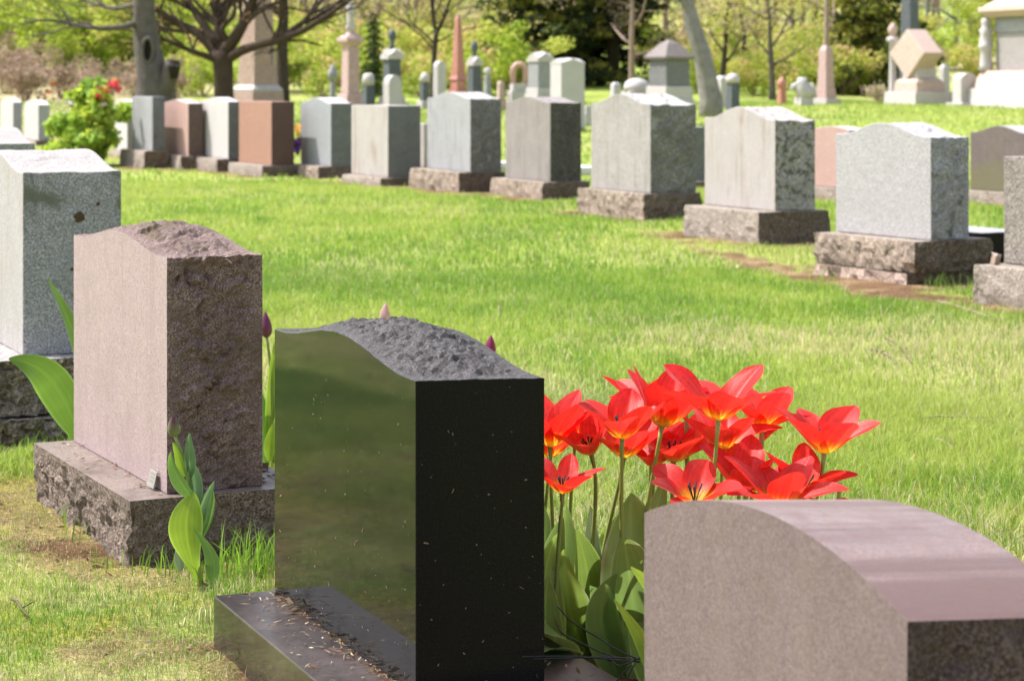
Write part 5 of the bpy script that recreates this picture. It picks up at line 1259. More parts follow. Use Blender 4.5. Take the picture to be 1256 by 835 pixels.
m.part('base', mlt, (None, 122, 18, 17)); m.lathe('column', mw, [(6, 122), (5, 118), (4.2, 80), (4.5, 53), (7.5, 51), (7.5, 47), (4, 45)]); m.lathe('urn', mcr, [(2.5, 46), (5.5, 40), (6, 35), (3, 31), (1.5, 28)])
m = Mon('dark grey obelisk rising out of the photo behind the diamond monument', 'obelisk', 1116, 131, 66, 38)
m.part('base', mmd, (None, 105, 34, 32)); m.part('shaft', mdk, (105, -60, 27, 17), (-60, -72, 17, 1)); 
# diamond monument
m = Mon('pale sandstone monument carrying a big tilted diamond shaped block', 'monument', 1128, 132, 60, 28)
m.part('step', mlt, (None, 113, 86, 82)); m.part('plinth', mcr, (113, 101, 60, 58), (101, 97, 56, 48)); m.part('back_block', mlt, (97, 68, 40, 36), (68, 64, 42, 40))
b = MB(); k = m.k; r_ = 36 * k; cz = m.z(66)
vs_ = [(x, y, z) for y in (-0.42, 0.22) for (x, z) in ((-0.80, cz), (0.0, m.z(98)), (0.80, cz), (0.0, m.z(36)))]
b.add([(x - 0.02, y, z) for x, y, z in vs_], [(0, 1, 2, 3), (7, 6, 5, 4), (0, 4, 5, 1), (1, 5, 6, 2), (2, 6, 7, 3), (3, 7, 4, 0)])
b.build('diamond_block', mcr, m.t, bevel=0.03).rotation_euler = (0, 0, R(-92))
m = Mon('plain white tablet between the diamond monument and the large white monument', 'gravestone', 1183, 131, 58, 28)
b = MB(); W_ = m.w(35); o_ = [(-W_/2, -0.1), (W_/2, -0.1)] + [(W_/2 * q, m.z(96) + m.k * 6 * (1 - q * q)) for q in np.linspace(1, -1, 9)]
extrude(b, o_, -0.2, 0.15); b.build('tablet', mw, m.t); m.part('base', mlt, (None, 126, 44, 44))
m = Mon('small white rounded stone just right of the diamond monument', 'gravestone', 1158, 131, 63, 28)
m.part('body', mw, (None, 84, 14, 13), (84, 79, 13, 5)); m.part('base', mlt, (None, 120, 20, 20))
# large white monument at the right edge
m = Mon('large white monument with overhanging cap and corner balusters at the top right edge', 'monument', 1292, 131, 57, 20)
m.part('step', mlt, (None, 109, 206, 200)); m.part('plinth', mcr, (109, 87, 186, 160)); m.part('body', mgr, (87, 40, 128, 126)); m.part('frieze', mmd, (40, 21, 130, 130))
m.part('cap', mcr, (21, 14, 150, 168), (14, 8, 170, 168), (8, -6, 160, 110))
for sx in (-1, 1):
    for sy in (-1, 1):
        b = MB(); lathe(b, [(q * m.k, m.z(y)) for q, y in ((9, 87), (8, 80), (6.5, 66), (8, 60), (10, 57), (8, 54), (7, 42), (8.5, 36), (5, 33), (6, 29), (6, 24), (3, 21))], 12, sx * m.w(150) / 2, sy * m.w(150) / 2)
        b.build('baluster', mw, m.t, True)

# ------------------------------------------------------------------ foliage
def leaf_cloud(centres, n, size, cols, seed, flat=0.0, droop=0.0):
    """n small leaf faces scattered about the centres [(x, y, z, rx, rz)]"""
    g = np.random.default_rng(seed)
    Cc = np.array(centres); wgt = Cc[:, 3] ** 2 * Cc[:, 4]; wgt = wgt / wgt.sum()
    k = g.choice(len(Cc), n, p=wgt)
    d = g.normal(0, 1, (n, 3)); d /= np.linalg.norm(d, axis=1)[:, None]; r = g.uniform(0, 1, n) ** 0.45
    P = Cc[k, :3] + d * r[:, None] * np.stack([Cc[k, 3], Cc[k, 3], Cc[k, 4]], 1)
    P[:, 2] -= droop * r ** 2 * Cc[k, 3]
    s = size * g.uniform(0.6, 1.4, n)
    a = g.normal(0, 1, (n, 3)); a[:, 2] *= 1 - flat * 0.8; a /= np.linalg.norm(a, axis=1)[:, None]
    t = g.normal(0, 1, (n, 3)); t[:, 2] *= 1 - flat * 0.8; b_ = np.cross(a, t); b_ /= np.linalg.norm(b_, axis=1)[:, None]
    c3 = np.cross(a, b_)
    if flat: pass
    V = np.stack([P - a * s[:, None] * .5, P + c3 * s[:, None] * .32, P + a * s[:, None] * .5, P - c3 * s[:, None] * .32], 1)
    cc = np.array(cols)
    ci = g.integers(0, len(cc), len(Cc))[k]; mixr = g.uniform(0, 1, n) < 0.3
    ci = np.where(mixr, g.integers(0, len(cc), n), ci)
    K = cc[ci] * g.uniform(0.75, 1.25, (n, 1))
    return fast_mesh('crown', V.reshape(-1, 3), np.arange(n * 4).reshape(n, 4), None, np.repeat(K[:, None], 4, 1).reshape(-1, 3))

def limb(b, p, d, ln, r, depth, rr, tips, spread=0.6, gnarl=0.18, up=0.15, n=6, kids=3):
    """one limb with its own side limbs"""
    pts, rad = [p.copy()], [r]
    q, v = p.copy(), d.normalized()
    m_ = 5
    for i in range(m_):
        v = (v + Vector((rr.gauss(0, gnarl), rr.gauss(0, gnarl), rr.gauss(0, gnarl) + up * 0.3))).normalized()
        q = q + v * ln / m_
        pts.append(q.copy()); rad.append(r * (1 - 0.62 * (i + 1) / m_))
    b.add(*tube_pts(pts, rad, n if depth > 1 else 4, cap=depth > 1))
    if depth <= 0:
        tips.append(q); return
    for k in range(kids):
        i = rr.randint(2, m_); base = pts[i]
        v0 = (pts[i] - pts[i - 1]).normalized()
        side = Vector((rr.gauss(0, 1), rr.gauss(0, 1), rr.gauss(0, 0.6))).normalized()
        limb(b, base, (v0 + side * spread * 1.3 + Vector((0, 0, up))).normalized(), ln * rr.uniform(0.5, 0.75), rad[i] * 0.7, depth - 1, rr, tips, spread, gnarl, up, n, kids)

BARK = plain('grey brown bark', (0.125, 0.108, 0.098), 0.95, 0.6, 6, 0.1, 1.0, 0.05, 12)
BARKD = plain('dark bark', (0.06, 0.048, 0.04), 0.95, 0.4, 6, 0.1, 1.0, 0.05, 12)
BARKL = plain('pale grey bark', (0.25, 0.232, 0.22), 0.95, 0.65, 5, 0.1, 1.0, 0.05, 10)
BARKR = plain('reddish twigs', (0.30, 0.22, 0.18), 0.95, 0.35, 6, 0.1, 0.6, 0.03, 12)
FOL = leafy('tree foliage', 0.5, 0.6, 0.2)
LIME = [(0.36, 0.45, 0.05), (0.46, 0.53, 0.08), (0.27, 0.36, 0.045), (0.52, 0.54, 0.12)]
YELL = [(0.54, 0.52, 0.14), (0.60, 0.53, 0.18), (0.44, 0.47, 0.10), (0.60, 0.46, 0.22)]
DARK = [(0.035, 0.055, 0.022), (0.05, 0.072, 0.026), (0.075, 0.095, 0.03), (0.026, 0.04, 0.02)]
OLIV = [(0.15, 0.17, 0.03), (0.26, 0.26, 0.04), (0.09, 0.11, 0.025), (0.32, 0.30, 0.06)]
BROWN = [(0.32, 0.225, 0.17), (0.42, 0.31, 0.24), (0.24, 0.17, 0.13), (0.38, 0.33, 0.17)]
PINKB = [(0.50, 0.38, 0.32), (0.42, 0.32, 0.28), (0.54, 0.45, 0.34), (0.46, 0.44, 0.20)]

def tree(label, px, D, h, tr, crown, seed, cat='tree', group=None, bark=None, lean=(0, 0), first=0.4, limbs=6, depth=2, lsize=0.16, nleaf=4000, cols=LIME, crad=0.8, kids=3, up=0.15, spread=0.6, gnarl=0.18, name='tree', x=None):
    """tapered trunk, limbs and a loose crown of leaves at the ends of the limbs"""
    rr = random.Random(seed)
    X = (px - CX) * D / F if x is None else x
    t = thing(name, label, cat, (X, D, tz(X, D)), 0, group)
    b = MB(); tips = []
    pts, rad = [], []
    for i in range(9):
        q = i / 8
        pts.append(Vector((lean[0] * q * h + rr.gauss(0, 0.03) * h * 0.2 * q, lean[1] * q * h, -0.25 + q * (h * 0.75 + 0.25))))
        rad.append(tr * (1.35 if i == 0 else 1.0) * (1 - 0.72 * q))
    b.add(*tube_pts(pts, rad, 9, wob=0.12, seed=seed))
    for k in range(limbs):
        q = first + (1 - first) * (k + rr.random() * 0.6) / limbs
        i = min(7, int(q * 8)); p = pts[i].lerp(pts[i + 1], q * 8 - i)
        an = k * 2.4 + rr.random()
        limb(b, p, Vector((math.cos(an), math.sin(an), 0.5 + up)), h * crown * rr.uniform(0.8, 1.15), rad[i] * 0.55, depth, rr, tips, spread, gnarl, up, 6, kids)
    tips.append(pts[-1])
    b.build('trunk', bark or BARK, t, True)
    if nleaf:
        cs = [(p.x, p.y, p.z, crad * rr.uniform(0.6, 1.2), crad * rr.uniform(0.45, 0.9)) for p in tips]
        link('crown', leaf_cloud(cs, nleaf, lsize, cols, seed), FOL, t)
    return t

def conifer(label, px, D, h, rad, seed, cols, group=None, first=0.06, n=9000, lsize=0.22, x=None, trunk=0.22, layers=16):
    rr = random.Random(seed)
    X = (px - CX) * D / F if x is None else x
    t = thing('conifer_tree', label, 'tree', (X, D, tz(X, D)), 0, group)
    b = MB(); b.add(*tube_pts([Vector((0, 0, -0.3)), Vector((0.02, 0, h * 0.4)), Vector((0, 0.03, h * 0.97))], [trunk * 1.2, trunk * 0.75, 0.02], 8)); cs = []
    for L_ in range(layers):
        q = first + (1 - first) * L_ / layers
        for k in range(7):
            an = k * 0.898 + L_ * 1.3 + rr.uniform(-0.3, 0.3); ln = rad * (1 - q) ** 0.75 * rr.uniform(0.65, 1.15) + 0.1
            p0 = Vector((0, 0, q * h)); p1 = Vector((math.cos(an) * ln, math.sin(an) * ln, q * h - ln * rr.uniform(0.05, 0.35)))
            b.add(*tube_pts([p0, p0.lerp(p1, .5) + Vector((0, 0, .08)), p1], [0.035, 0.025, 0.01], 4, cap=False))
            for f in (0.35, 0.65, 0.95):
                p = p0.lerp(p1, f); s = ln * 0.26 * (1.15 - 0.5 * f) + 0.12
                cs.append((p.x, p.y, p.z, s, s * 0.45))
    b.build('trunk', BARKD, t, True)
    link('crown', leaf_cloud(cs, n, lsize, cols, seed, droop=0.25), FOL, t)
    return t

def shrub(label, px, D, h, rad, seed, cols, group=None, n=2500, lsize=0.13, x=None, cat='shrub', name='shrub'):
    rr = random.Random(seed)
    X = (px - CX) * D / F if x is None else x
    t = thing(name, label, cat, (X, D, tz(X, D)), 0, group)
    b = MB(); tips = []
    for k in range(7):
        an = k * 0.9 + rr.random(); limb(b, Vector((0, 0, -0.05)), Vector((math.cos(an) * 0.6 * rad / h, math.sin(an) * 0.6 * rad / h, 1)), h * rr.uniform(0.6, 0.9), 0.03, 1, rr, tips, 0.6, 0.15, 0.1, 5, 3)
    b.build('branches', BARKR, t, True)
    cs = [(p.x, p.y, p.z, rad * rr.uniform(0.2, 0.42), rad * rr.uniform(0.18, 0.35)) for p in tips]
    cs += [(rr.uniform(-.6, .6) * rad, rr.uniform(-.6, .6) * rad, h * rr.uniform(0.15, 0.5), rad * 0.35, h * 0.2) for _ in range(5)]
    link('foliage', leaf_cloud(cs, n, lsize, cols, seed), FOL, t)
    return t
# ------------------------------------------------------------------ trees that can be told apart
def polyline_limb(b, D, pts, r0, r1, t, seed, tips, twigs=6, kids=2):
    """a limb traced through photo columns and rows at distance D, with twigs along it"""
    rr = random.Random(seed)
    P = [at(px, py, D + dd) - t.location for px, py, dd in pts]
    Q = []
    for i in range(len(P) - 1):
        for k in range(4): Q.append(P[i].lerp(P[i + 1], k / 4))
    Q.append(P[-1])
    for _ in range(2): Q = [Q[0]] + [(Q[i - 1] + Q[i] * 2 + Q[i + 1]) / 4 for i in range(1, len(Q) - 1)] + [Q[-1]]
    rad = [r0 + (r1 - r0) * i / (len(Q) - 1) for i in range(len(Q))]
    b.add(*tube_pts(Q, rad, 8, wob=0.1, seed=seed))
    for k in range(twigs):
        i = rr.randint(len(Q) // 3, len(Q) - 1)
        v = (Q[i] - Q[i - 1]).normalized()
        limb(b, Q[i], (v + Vector((rr.gauss(0, .7), rr.gauss(0, .7), rr.gauss(0.35, .5)))).normalized(), rr.uniform(0.7, 1.7), rad[i] * 0.5, 1, rr, tips, 0.6, 0.2, 0.1, 5, kids)

# gnarled trunk with hollow
D = 43.0; k = D / F
X = (190 - CX) * k; t = thing('tree', 'gnarled old grey trunk with dark oval hollow and broken stub, behind the blue grey headstone', 'tree', (X, D, tz(X, D)))
b = MB(); tips = []
P = [(191, 150, 0), (190, 118, 0), (187, 92, 0), (182, 70, 0), (179, 45, 0), (177, 20, 0), (176, -10, 0), (178, -60, 0), (172, -130, 0)]
pts = [at(x_, y_, D) - t.location for x_, y_, _ in P]; pts[0].z = -0.3
b.add(*tube_pts(pts, [r * k for r in (29, 25, 22, 18, 14.5, 13, 12.5, 11, 7)], 14, wob=0.22, seed=4))
polyline_limb(b, D, [(198, 118, -.1), (206, 100, -.2), (210, 86, -.3), (212, 76, -.35)], 12 * k, 10 * k, t, 3, tips, 0)
polyline_limb(b, D, [(170, 28, 0), (150, 34, -.4), (125, 36, -.8), (98, 32, -1.0), (60, 24, -1.2), (30, 28, -1.4)], 4.2 * k, 1.2 * k, t, 5, tips, 8)
polyline_limb(b, D, [(172, 5, 0), (140, 12, .5), (110, 4, .9), (70, -14, 1.2)], 3.6 * k, 1.2 * k, t, 6, tips, 8)
polyline_limb(b, D, [(181, -40, 0), (225, -80, .5), (260, -130, .9)], 6 * k, 1.5 * k, t, 7, tips, 8)
polyline_limb(b, D, [(176, -60, 0), (130, -100, -.5), (90, -150, -.9)], 6 * k, 1.5 * k, t, 8, tips, 8)
b.build('trunk', BARK, t, True)
b = MB(); c0 = at(181, 62, D - 0.30) - t.location
vs, fs = [], []
for i in range(16):
    q = 2 * math.pi * i / 16; cs_, sn = math.cos(q), math.sin(q)
    for j in range(6):
        p = 2 * math.pi * j / 6; rr_ = 2.2 * k * math.cos(p)
        vs.append(c0 + Vector(((6.5 * k + rr_) * cs_, -1.6 * k * math.sin(p) - 0.01, (15 * k + rr_) * sn)))
for i in range(16):
    for j in range(6): fs.append((i * 6 + j, i * 6 + (j + 1) % 6, ((i + 1) % 16) * 6 + (j + 1) % 6, ((i + 1) % 16) * 6 + j))
b.add(vs, fs); b.build('hollow_lip', BARK, t, True)
b = MB(); vs = [c0 + Vector((0, 0.03, 0))]
for ring, (sc, dep) in enumerate(((1.0, -0.012), (0.75, 0.0))):
    vs += [c0 + Vector((6.3 * k * sc * math.cos(2 * math.pi * i / 16), dep, 14.8 * k * sc * math.sin(2 * math.pi * i / 16))) for i in range(16)]
fs = [(1 + i, 1 + (i + 1) % 16, 17 + (i + 1) % 16, 17 + i) for i in range(16)] + [(17 + i, 17 + (i + 1) % 16, 0) for i in range(16)]
b.add(vs, fs); b.build('hollow', plain('painted hollow shade', (0.012, 0.009, 0.007), 1.0, 0.3), t)  # shallow near-black disc, its colour stands for the shade inside the hollow
b = MB(); c1 = at(213, 84, D - 0.42) - t.location
b.add(*tube_pts([c1 + Vector((-0.02, 0.1, -0.18)), c1 + Vector((0, 0.05, 0.0)), c1 + Vector((0.0, 0.06, 0.16))], [0.1, 0.13, 0.09], 10, wob=0.3, seed=2)); b.build('broken_stub', plain('painted stub shade', (0.025, 0.02, 0.016), 1.0, 0.3), t, True)  # near-black colour stands for the shade in the broken stub's hollow

# wide bare tree
D = 46.0; k = D / F
X = (274 - CX) * k; t = thing('tree', 'bare spreading tree with many dark limbs in front of the tall obelisk', 'tree', (X, D, tz(X, D)))
b = MB(); tips = []
pts = [at(x_, y_, D) - t.location for x_, y_ in ((274, 150), (274, 118), (274, 95), (273, 75), (272, 62))]; pts[0].z = -0.3
b.add(*tube_pts(pts, [r * k for r in (16, 12.5, 12, 13, 13)], 12, wob=0.1, seed=9))
for i, (pl, r0, r1) in enumerate([
    ([(270, 72, 0), (255, 52, .1), (238, 38, .2), (215, 28, .3), (190, 10, .3), (165, -5, .2)], 8, 2.5), ([(268, 75, 0), (250, 68, -.2), (232, 62, -.3), (205, 50, -.4), (180, 44, -.6)], 5, 1.5),
    ([(270, 62, 0), (268, 40, .1), (266, 15, .2), (265, -15, .2), (262, -70, .3)], 7, 3), ([(274, 65, 0), (288, 48, -.2), (300, 28, -.3), (306, 8, -.4), (320, -20, -.5), (340, -60, -.5)], 9, 3),
    ([(277, 74, 0), (296, 62, -.4), (320, 55, -.6), (345, 49, -.8), (372, 38, -1), (398, 22, -1.2), (425, 3, -1.4), (450, -15, -1.5)], 6.5, 2), ([(300, 28, -.3), (315, 14, -.4), (340, 4, -.5), (365, -8, -.6)], 5, 2),
    ([(266, 55, 0), (246, 25, .2), (232, 5, .4), (220, -25, .5)], 6, 2.2), ([(240, 40, .2), (215, 38, .3), (190, 36, .5), (170, 25, .6)], 3.5, 1.2), ([(280, 52, -.1), (270, 35, -.2), (290, 18, -.3), (285, -10, -.3)], 4, 2),
    ([(345, 50, -.8), (365, 30, -.8), (380, 26, -.9), (410, 8, -.9), (430, -10, -1)], 3.5, 1.4), ([(268, 30, .1), (285, 0, .4), (300, -40, .6)], 5, 2)]):
    polyline_limb(b, D, pl, r0 * k, r1 * k, t, 20 + i, tips, 10, 3)
b.build('trunk', plain('brown bark', (0.075, 0.054, 0.043), 0.95, 0.4, 6, 0.1, 1.0, 0.05, 12), t, True)
cs = [(p.x, p.y, p.z, 0.5, 0.4) for p in tips]
link('crown', leaf_cloud(cs, 3500, 0.06, [(0.34, 0.22, 0.12), (0.40, 0.30, 0.12), (0.30, 0.16, 0.10)], 5), FOL, t)

# trunk behind the obelisk
tree('dark straight trunk just right of the tall obelisk', 347, 51, 9, 0.16, 0.22, 31, bark=BARKD, first=0.25, limbs=7, nleaf=700, lsize=0.07, cols=YELL, crad=0.6, depth=2)
# thin forked tree
D = 57.0; k = D / F; X = (533 - CX) * k
t = thing('tree', 'thin young tree with forked bare stem beside the white round topped tablet', 'tree', (X, D, tz(X, D)))
b = MB(); tips = []
pts = [at(x_, y_, D) - t.location for x_, y_ in ((531, 150), (531, 115), (532, 80), (534, 50), (536, 36))]; pts[0].z = -0.3
b.add(*tube_pts(pts, [r * k for r in (4.5, 3.6, 3.3, 3.2, 3.4)], 8))
for i, (pl, r0, r1) in enumerate([([(535, 42, 0), (531, 20, 0), (529, -5, 0), (524, -50, 0)], 2.8, 1.6), ([(536, 40, 0), (545, 22, 0), (552, 0, 0), (562, -40, 0)], 2.6, 1.5), ([(533, 55, 0), (515, 35, .2), (495, 28, .3), (470, 12, .4)], 1.4, .6), ([(533, 62, 0), (515, 42, .2), (500, 32, .3)], 1.4, .7), ([(535, 52, 0), (560, 40, .2), (585, 34, .3)], 1.2, .5)]):
    polyline_limb(b, D, pl, r0 * k, r1 * k, t, 40 + i, tips, 7, 2)
b.build('trunk', BARKD, t, True)
link('crown', leaf_cloud([(p.x, p.y, p.z, 0.5, 0.4) for p in tips], 700, 0.07, YELL, 6), FOL, t)

# dark conifers in the middle
conifer('large dark conifer with yellow green lit side, behind the pink arch', 660, 76, 9.5, 2.4, 51, OLIV + DARK, n=14000, first=0.04)
conifer('darkest conifer of the three, behind the white peaked marker', 712, 80, 11, 2.6, 52, DARK, n=15000, first=0.06)
conifer('dark conifer with bare lower trunk left of the roofed tomb', 752, 78, 10, 2.3, 53, DARK + OLIV, n=12000, first=0.2)
tree('bare brown tree leaning over the dark conifers', 775, 73, 7, 0.12, 0.24, 54, bark=BARKR, limbs=9, first=0.2, nleaf=2200, lsize=0.1, cols=BROWN, crad=0.7, depth=2)
tree('bare brown tree with tangled twigs behind the roofed tomb', 815, 84, 7.5, 0.13, 0.25, 55, bark=BARKR, limbs=10, first=0.15, nleaf=2600, lsize=0.1, cols=BROWN + PINKB, crad=0.8, depth=2)
# leaning pale trunk
D = 50.0; k = D / F; X = (873 - CX) * k
t = thing('tree', 'pale grey leaning trunk right of the roofed tomb', 'tree', (X, D, tz(X, D)))
b = MB(); tips = []
pts = [at(x_, y_, D) - t.location for x_, y_ in ((872, 150), (871, 122), (867, 95), (860, 65), (851, 35), (843, 5), (834, -30), (826, -90), (815, -160))]; pts[0].z = -0.3
b.add(*tube_pts(pts, [r * k for r in (17, 13.5, 11.5, 10.5, 9.5, 9, 8.5, 7, 5)], 14, wob=0.3, seed=8))
for i, (pl, r0, r1) in enumerate([([(836, -20, 0), (800, -60, .5), (760, -90, .8)], 5, 1.5), ([(832, -40, 0), (870, -80, .5), (900, -130, .8)], 5, 1.5), ([(846, 15, 0), (835, 0, -.3), (838, -40, -.5)], 4, 2)]):
    polyline_limb(b, D, pl, r0 * k, r1 * k, t, 60 + i, tips, 8, 2)
b.build('trunk', BARKL, t, True)
link('crown', leaf_cloud([(p.x, p.y, p.z, 0.6, 0.5) for p in tips], 900, 0.08, YELL, 7), FOL, t)

# budding trees right of the middle
BT = 'small budding trees under the hill'
for i, (px, D, h, lb, cl, ba) in enumerate([(884, 70, 5.2, 'small budding tree with slanting dark limbs right of the leaning trunk', PINKB + YELL, BARKD), (915, 78, 5.5, 'small budding tree with dark forked stem above the dark narrow stone', YELL + PINKB, BARKD),
    (948, 68, 5.0, 'twin stemmed budding tree above the rusty red stone', YELL, BARK), (975, 86, 6.5, 'pale yellow budding tree behind the white statue', YELL + LIME, BARK)]):
    tree(lb, px, D, h, 0.11, 0.26, 70 + i, bark=ba, limbs=8, first=0.28, nleaf=2600, lsize=0.09, cols=cl, crad=0.65, depth=2, group=BT, lean=((0.06, 0) if i == 0 else (-0.03, 0)))
tree('tall thin tree with fine upright twigs behind the pink obelisk', 1014, 64, 9, 0.10, 0.2, 81, bark=BARKR, limbs=8, first=0.3, nleaf=1200, lsize=0.08, cols=YELL + PINKB, crad=0.5, depth=2, up=0.5)
conifer('loose yellow green conifer left of the diamond monument', 1066, 72, 8.5, 2.0, 82, OLIV + [(0.22, 0.22, 0.05), (0.05, 0.07, 0.02)], n=9000, first=0.04)
conifer('small narrow dark green evergreen beside the dark urn monument', 458, 63, 2.7, 0.30, 83, [(0.05, 0.09, 0.02), (0.08, 0.13, 0.03)], n=1600, lsize=0.09, first=0.12, trunk=0.05, layers=12)
tree('bare pinkish brown tree behind the slender white column', 1138, 92, 7.5, 0.12, 0.25, 84, bark=BARKL, limbs=11, first=0.12, nleaf=2600, lsize=0.11, cols=PINKB + BROWN, crad=0.8, depth=2)
tree('bare brown tree with pale trunk above the plain white tablet', 1172, 96, 8, 0.13, 0.25, 85, bark=BARKL, limbs=11, first=0.12, nleaf=2600, lsize=0.11, cols=BROWN + PINKB, crad=0.8, depth=2)
shrub('round lime green shrub left of the large white monument', 1205, 88, 2.4, 1.2, 86, LIME, n=3000, lsize=0.12)
shrub('bare pale brush pile of twigs under the yellow green conifer', 1080, 64, 0.5, 0.6, 87, PINKB, n=500, lsize=0.08)

# flowering bush beside the row
D = 33.0
t = shrub('lime green flowering bush with pink blossoms at the left end of the row', 101, D, 0.95, 0.62, 90, [(0.50, 0.58, 0.07), (0.42, 0.53, 0.08), (0.36, 0.49, 0.07), (0.27, 0.41, 0.08)], n=3600, lsize=0.12, name='flowering_bush', cat='bush')
pk = leafy('pink petals', 0.3, attr=False, col=(0.75, 0.06, 0.14)); wh = leafy('white petals', 0.3, attr=False, col=(0.75, 0.68, 0.66)); orr = leafy('orange petals', 0.3, attr=False, col=(0.75, 0.28, 0.06)); pur = leafy('purple petals', 0.3, attr=False, col=(0.20, 0.06, 0.42)); rdp = leafy('red young leaves', 0.3, attr=False, col=(0.36, 0.10, 0.05))
def bloom(name, m_, px, py, D, r, t, seed):
    b = MB(); c = at(px, py, D) - t.location; rr = random.Random(seed)
    for k in range(10):
        an = k * 2.4; el = rr.uniform(-0.3, 1.0); d = Vector((math.cos(an) * math.cos(el), math.sin(an) * math.cos(el), math.sin(el)))
        s = d.cross(Vector((0.3, 0.2, 1))).normalized(); u = d.cross(s)
        b.add([c, c + d * r * .7 + s * r * .45, c + d * r * 1.1 + u * r * .15, c + d * r * .7 - s * r * .45], [(0, 1, 2, 3)])
    b.build(name, m_, t)
for i, (m_, px, py, r) in enumerate([(pk, 139, 106, .11), (pk, 130, 112, .08), (pk, 145, 112, .09), (pk, 123, 120, .11), (wh, 85, 128, .09), (wh, 126, 131, .085), (wh, 70, 128, .06), (rdp, 66, 103, .07), (rdp, 121, 108, .06), (rdp, 60, 114, .07), (orr, 140, 100, .06), (rdp, 115, 163, .06)]):
    bloom('blossom', m_, px, py, D - 0.3, r, t, i)
# small bunch of flowers between brown and slate headstones
X = (365 - CX) * 36 / F
t = thing('flower_bunch', 'bunch of orange and purple flowers between the red brown and slate grey headstones', 'flowers', (X, 36, tz(X, 36)))
for i, (m_, px, py, r) in enumerate([(orr, 365, 158, .075), (orr, 367, 165, .06), (pur, 363, 176, .07), (pur, 366, 184, .07), (pur, 361, 186, .06), (pur, 369, 178, .06)]): bloom('blossom', m_, px, py, 36, r * 1.35, t, 30 + i)
b = MB()
for i, (px, py) in enumerate(((365, 158), (363, 176), (366, 184), (361, 186), (369, 178))):
    b.add(*tube_pts([Vector((0.01 * i, 0, -0.02)), (at(px, py, 36.02) - t.location) * 0.6, at(px, py, 36.02) - t.location], [0.008, 0.006, 0.005], 5))
    leaf(b, (0, 0, 0), (0.07 * (i - 2), -0.03, 0.3 + 0.04 * i), 0.05, (0, 0, 0.03), FCAM, col=G2_)
b.build('stems', LEAF, t)

# ------------------------------------------------------------------ woods on the hillside
rr = random.Random(5)
protos = [
    tree('lime green young tree on the wooded hillside', 60, 96, 7.5, 0.15, 0.26, 101, limbs=9, first=0.08, nleaf=4200, lsize=0.17, cols=LIME, crad=0.95, group='young leafed trees on the hillside'),
    tree('yellow green young tree on the wooded hillside', 400, 104, 8, 0.15, 0.26, 102, limbs=9, first=0.1, nleaf=3600, lsize=0.16, cols=LIME + YELL, crad=0.9, group='young leafed trees on the hillside'),
    tree('bare pinkish brown tree on the wooded hillside', 470, 112, 8, 0.14, 0.25, 103, bark=BARKR, limbs=10, first=0.12, nleaf=2200, lsize=0.12, cols=PINKB + BROWN, crad=0.9, group='bare trees on the hillside'),
    shrub('bright lime shrub on the wooded hillside', 30, 84, 2.3, 1.5, 104, LIME, 'shrubs on the hillside', 2600, 0.16),
    shrub('brown bare undergrowth shrub on the wooded hillside', 20, 76, 1.5, 1.3, 105, BROWN, 'undergrowth at the foot of the hillside', 1700, 0.11),
    shrub('yellow green shrub on the wooded hillside', 380, 78, 1.8, 1.4, 106, LIME + YELL, 'shrubs on the hillside', 2200, 0.14),
]
def put(k, px, D, s=1.0):
    o = copy_tree(protos[k]); X = (px - CX) * D / F
    o.location = (X, D, tz(X, D) - 0.05); o.rotation_euler = (0, 0, rr.uniform(0, 6.28)); o.scale = (s * rr.uniform(0.9, 1.15),) * 2 + (s,)
# left: lime masses over brown undergrowth
for px, D in ((-60, 90), (15, 102), (110, 98), (150, 108), (60, 118), (-20, 122), (200, 112), (230, 100), (20, 140), (120, 138)): put(0, px, D, rr.uniform(0.85, 1.15))
for px, D in ((90, 82), (140, 85), (60, 83), (15, 86), (-40, 82), (165, 84), (110, 92), (35, 92), (215, 84), (75, 78), (230, 92), (-80, 86)): put(3, px, D, rr.uniform(0.9, 1.3))
for px, D in ((-30, 68), (30, 66), (75, 69), (135, 67), (165, 70), (5, 72), (110, 72), (-60, 66), (210, 66), (225, 71)): put(4, px, D, rr.uniform(0.6, 0.9))
# middle: pale yellow green with bare trees between
for px, D in ((330, 108), (370, 120), (430, 110), (480, 124), (520, 112), (565, 118), (600, 106), (300, 126), (640, 128), (700, 120), (560, 140), (420, 145), (250, 140)): put(1, px, D, rr.uniform(0.85, 1.1))
for px, D in ((445, 100), (395, 132), (500, 104), (590, 128), (345, 138), (540, 150)): put(2, px, D, rr.uniform(0.85, 1.1))
for px, D in ((240, 78), (330, 84), (420, 88), (450, 76), (500, 82), (560, 84), (600, 80), (350, 92), (540, 96), (300, 96), (470, 98), (610, 92), (790, 82), (830, 76)): put(5, px, D, rr.uniform(0.7, 1.1))
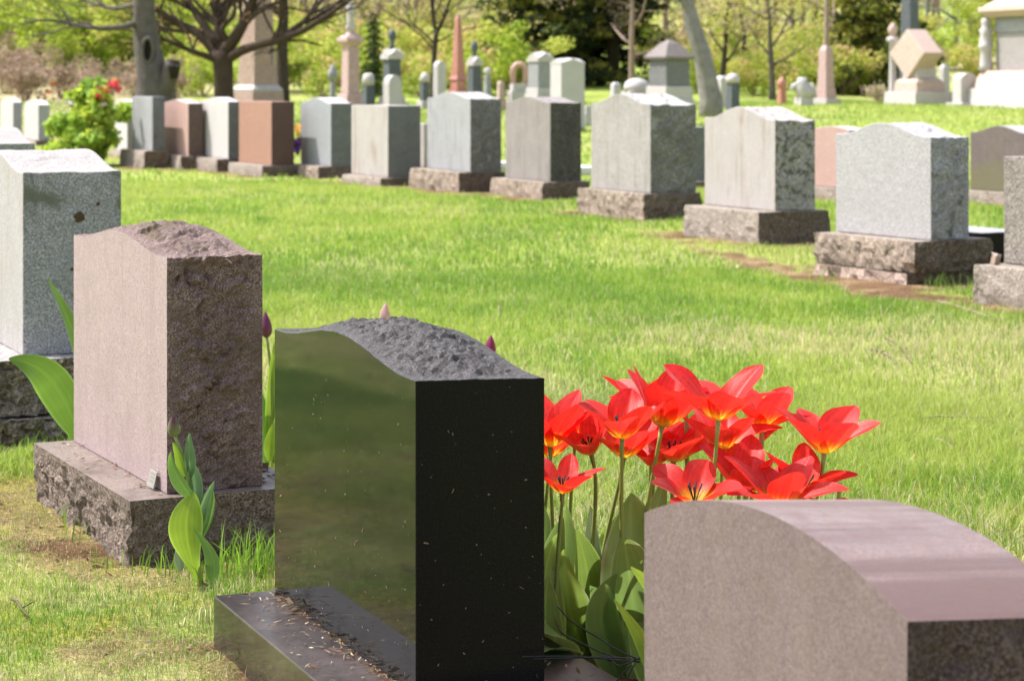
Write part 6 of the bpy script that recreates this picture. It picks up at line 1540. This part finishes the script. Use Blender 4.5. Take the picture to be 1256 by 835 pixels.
# right: budding, bare and lime
for px, D in ((900, 104), (950, 112), (1000, 100), (1040, 110), (860, 118), (930, 130), (1020, 132), (1090, 118), (1260, 112), (800, 116)): put(1, px, D, rr.uniform(0.85, 1.1))
for px, D in ((870, 98), (910, 92), (1110, 104), (1150, 110), (1190, 106), (1220, 118), (1160, 126), (840, 104), (1250, 128), (1290, 110)): put(2, px, D, rr.uniform(0.85, 1.1))
for px, D in ((870, 88), (900, 84), (930, 92), (970, 80), (1000, 86), (1030, 80), (1045, 90), (940, 78), (1100, 90), (1225, 98), (1270, 94)): put(5, px, D, rr.uniform(0.7, 1.1))
for px, D in ((1130, 80), (1050, 76), (1090, 74)): put(4, px, D, rr.uniform(0.7, 1.0))
for px, D in ((250, 70), (310, 71), (350, 73), (395, 70), (440, 71), (480, 73), (515, 70), (555, 72), (590, 71), (625, 70), (855, 72), (900, 73), (925, 71), (960, 74), (990, 72), (1035, 71), (1200, 78), (1160, 84), (240, 88), (385, 80), (535, 86)):
    put(rr.choice((5, 5, 3)), px, D, rr.uniform(0.55, 0.85))
for px, D in ((20, 88), (70, 90), (120, 93), (180, 92), (215, 96), (270, 92), (320, 95), (375, 93), (425, 96), (465, 90), (510, 94), (555, 98), (605, 94), (860, 93), (895, 97), (940, 99), (985, 94), (1020, 96), (1060, 99), (1100, 98), (1145, 95), (1215, 104)):
    put(2, px, D, rr.uniform(0.8, 1.05))
for i in range(40):
    put(rr.choice((0, 1, 1, 2)), rr.uniform(-120, 1380), rr.uniform(150, 210), rr.uniform(1.0, 1.3))
# ------------------------------------------------------------------ light, sky, camera
EL, AZX, AZY = R(57), -0.958, 0.287
w = bpy.data.worlds.new('World'); scene.world = w; w.use_nodes = True
nt = w.node_tree
bg = nt.nodes.get('Background') or nt.nodes.new('ShaderNodeBackground')
sky = nt.nodes.new('ShaderNodeTexSky'); sky.sky_type = 'NISHITA'; sky.sun_disc = False
sky.sun_elevation = EL; sky.sun_rotation = math.atan2(AZX, AZY)
sky.dust_density = 2.5
hs = nt.nodes.new('ShaderNodeHueSaturation'); hs.inputs['Saturation'].default_value = 0.55
nt.links.new(sky.outputs[0], hs.inputs['Color']); nt.links.new(hs.outputs[0], bg.inputs['Color']); bg.inputs['Strength'].default_value = 0.15
sl = bpy.data.lights.new('sun', 'SUN'); sl.energy = 3.7; sl.angle = R(0.55); sl.color = (1.0, 0.955, 0.91)
so = bpy.data.objects.new('sun', sl); C.objects.link(so)
d = Vector((AZX * math.cos(EL), AZY * math.cos(EL), math.sin(EL)))
so.rotation_euler = (-d).to_track_quat('-Z', 'Y').to_euler(); so.location = (-20, 10, 40)

cam = bpy.data.cameras.new('camera'); co = bpy.data.objects.new('camera', cam); C.objects.link(co)
co.location = (0, 0, H); co.rotation_euler = (R(90), 0, 0)
cam.sensor_width = 36; cam.sensor_fit = 'HORIZONTAL'; cam.lens = F / 1256 * 36
cam.shift_y = -(417.5 - HY) / 1256
cam.clip_start = 0.05; cam.clip_end = 3000
cam.dof.use_dof = True; cam.dof.focus_distance = 5.15; cam.dof.aperture_fstop = 7.4; cam.dof.aperture_blades = 7
scene.camera = co
vs = scene.view_settings
vs.view_transform = 'Standard'; vs.look = 'None'; vs.gamma = 1.0; vs.use_curve_mapping = False
vs.exposure = 1.13
scene.render.engine = 'CYCLES'
cy = scene.cycles
cy.use_denoising = True; cy.max_bounces = 8; cy.transparent_max_bounces = 8; cy.caustics_reflective = False; cy.caustics_refractive = False
cy.sample_clamp_indirect = 6
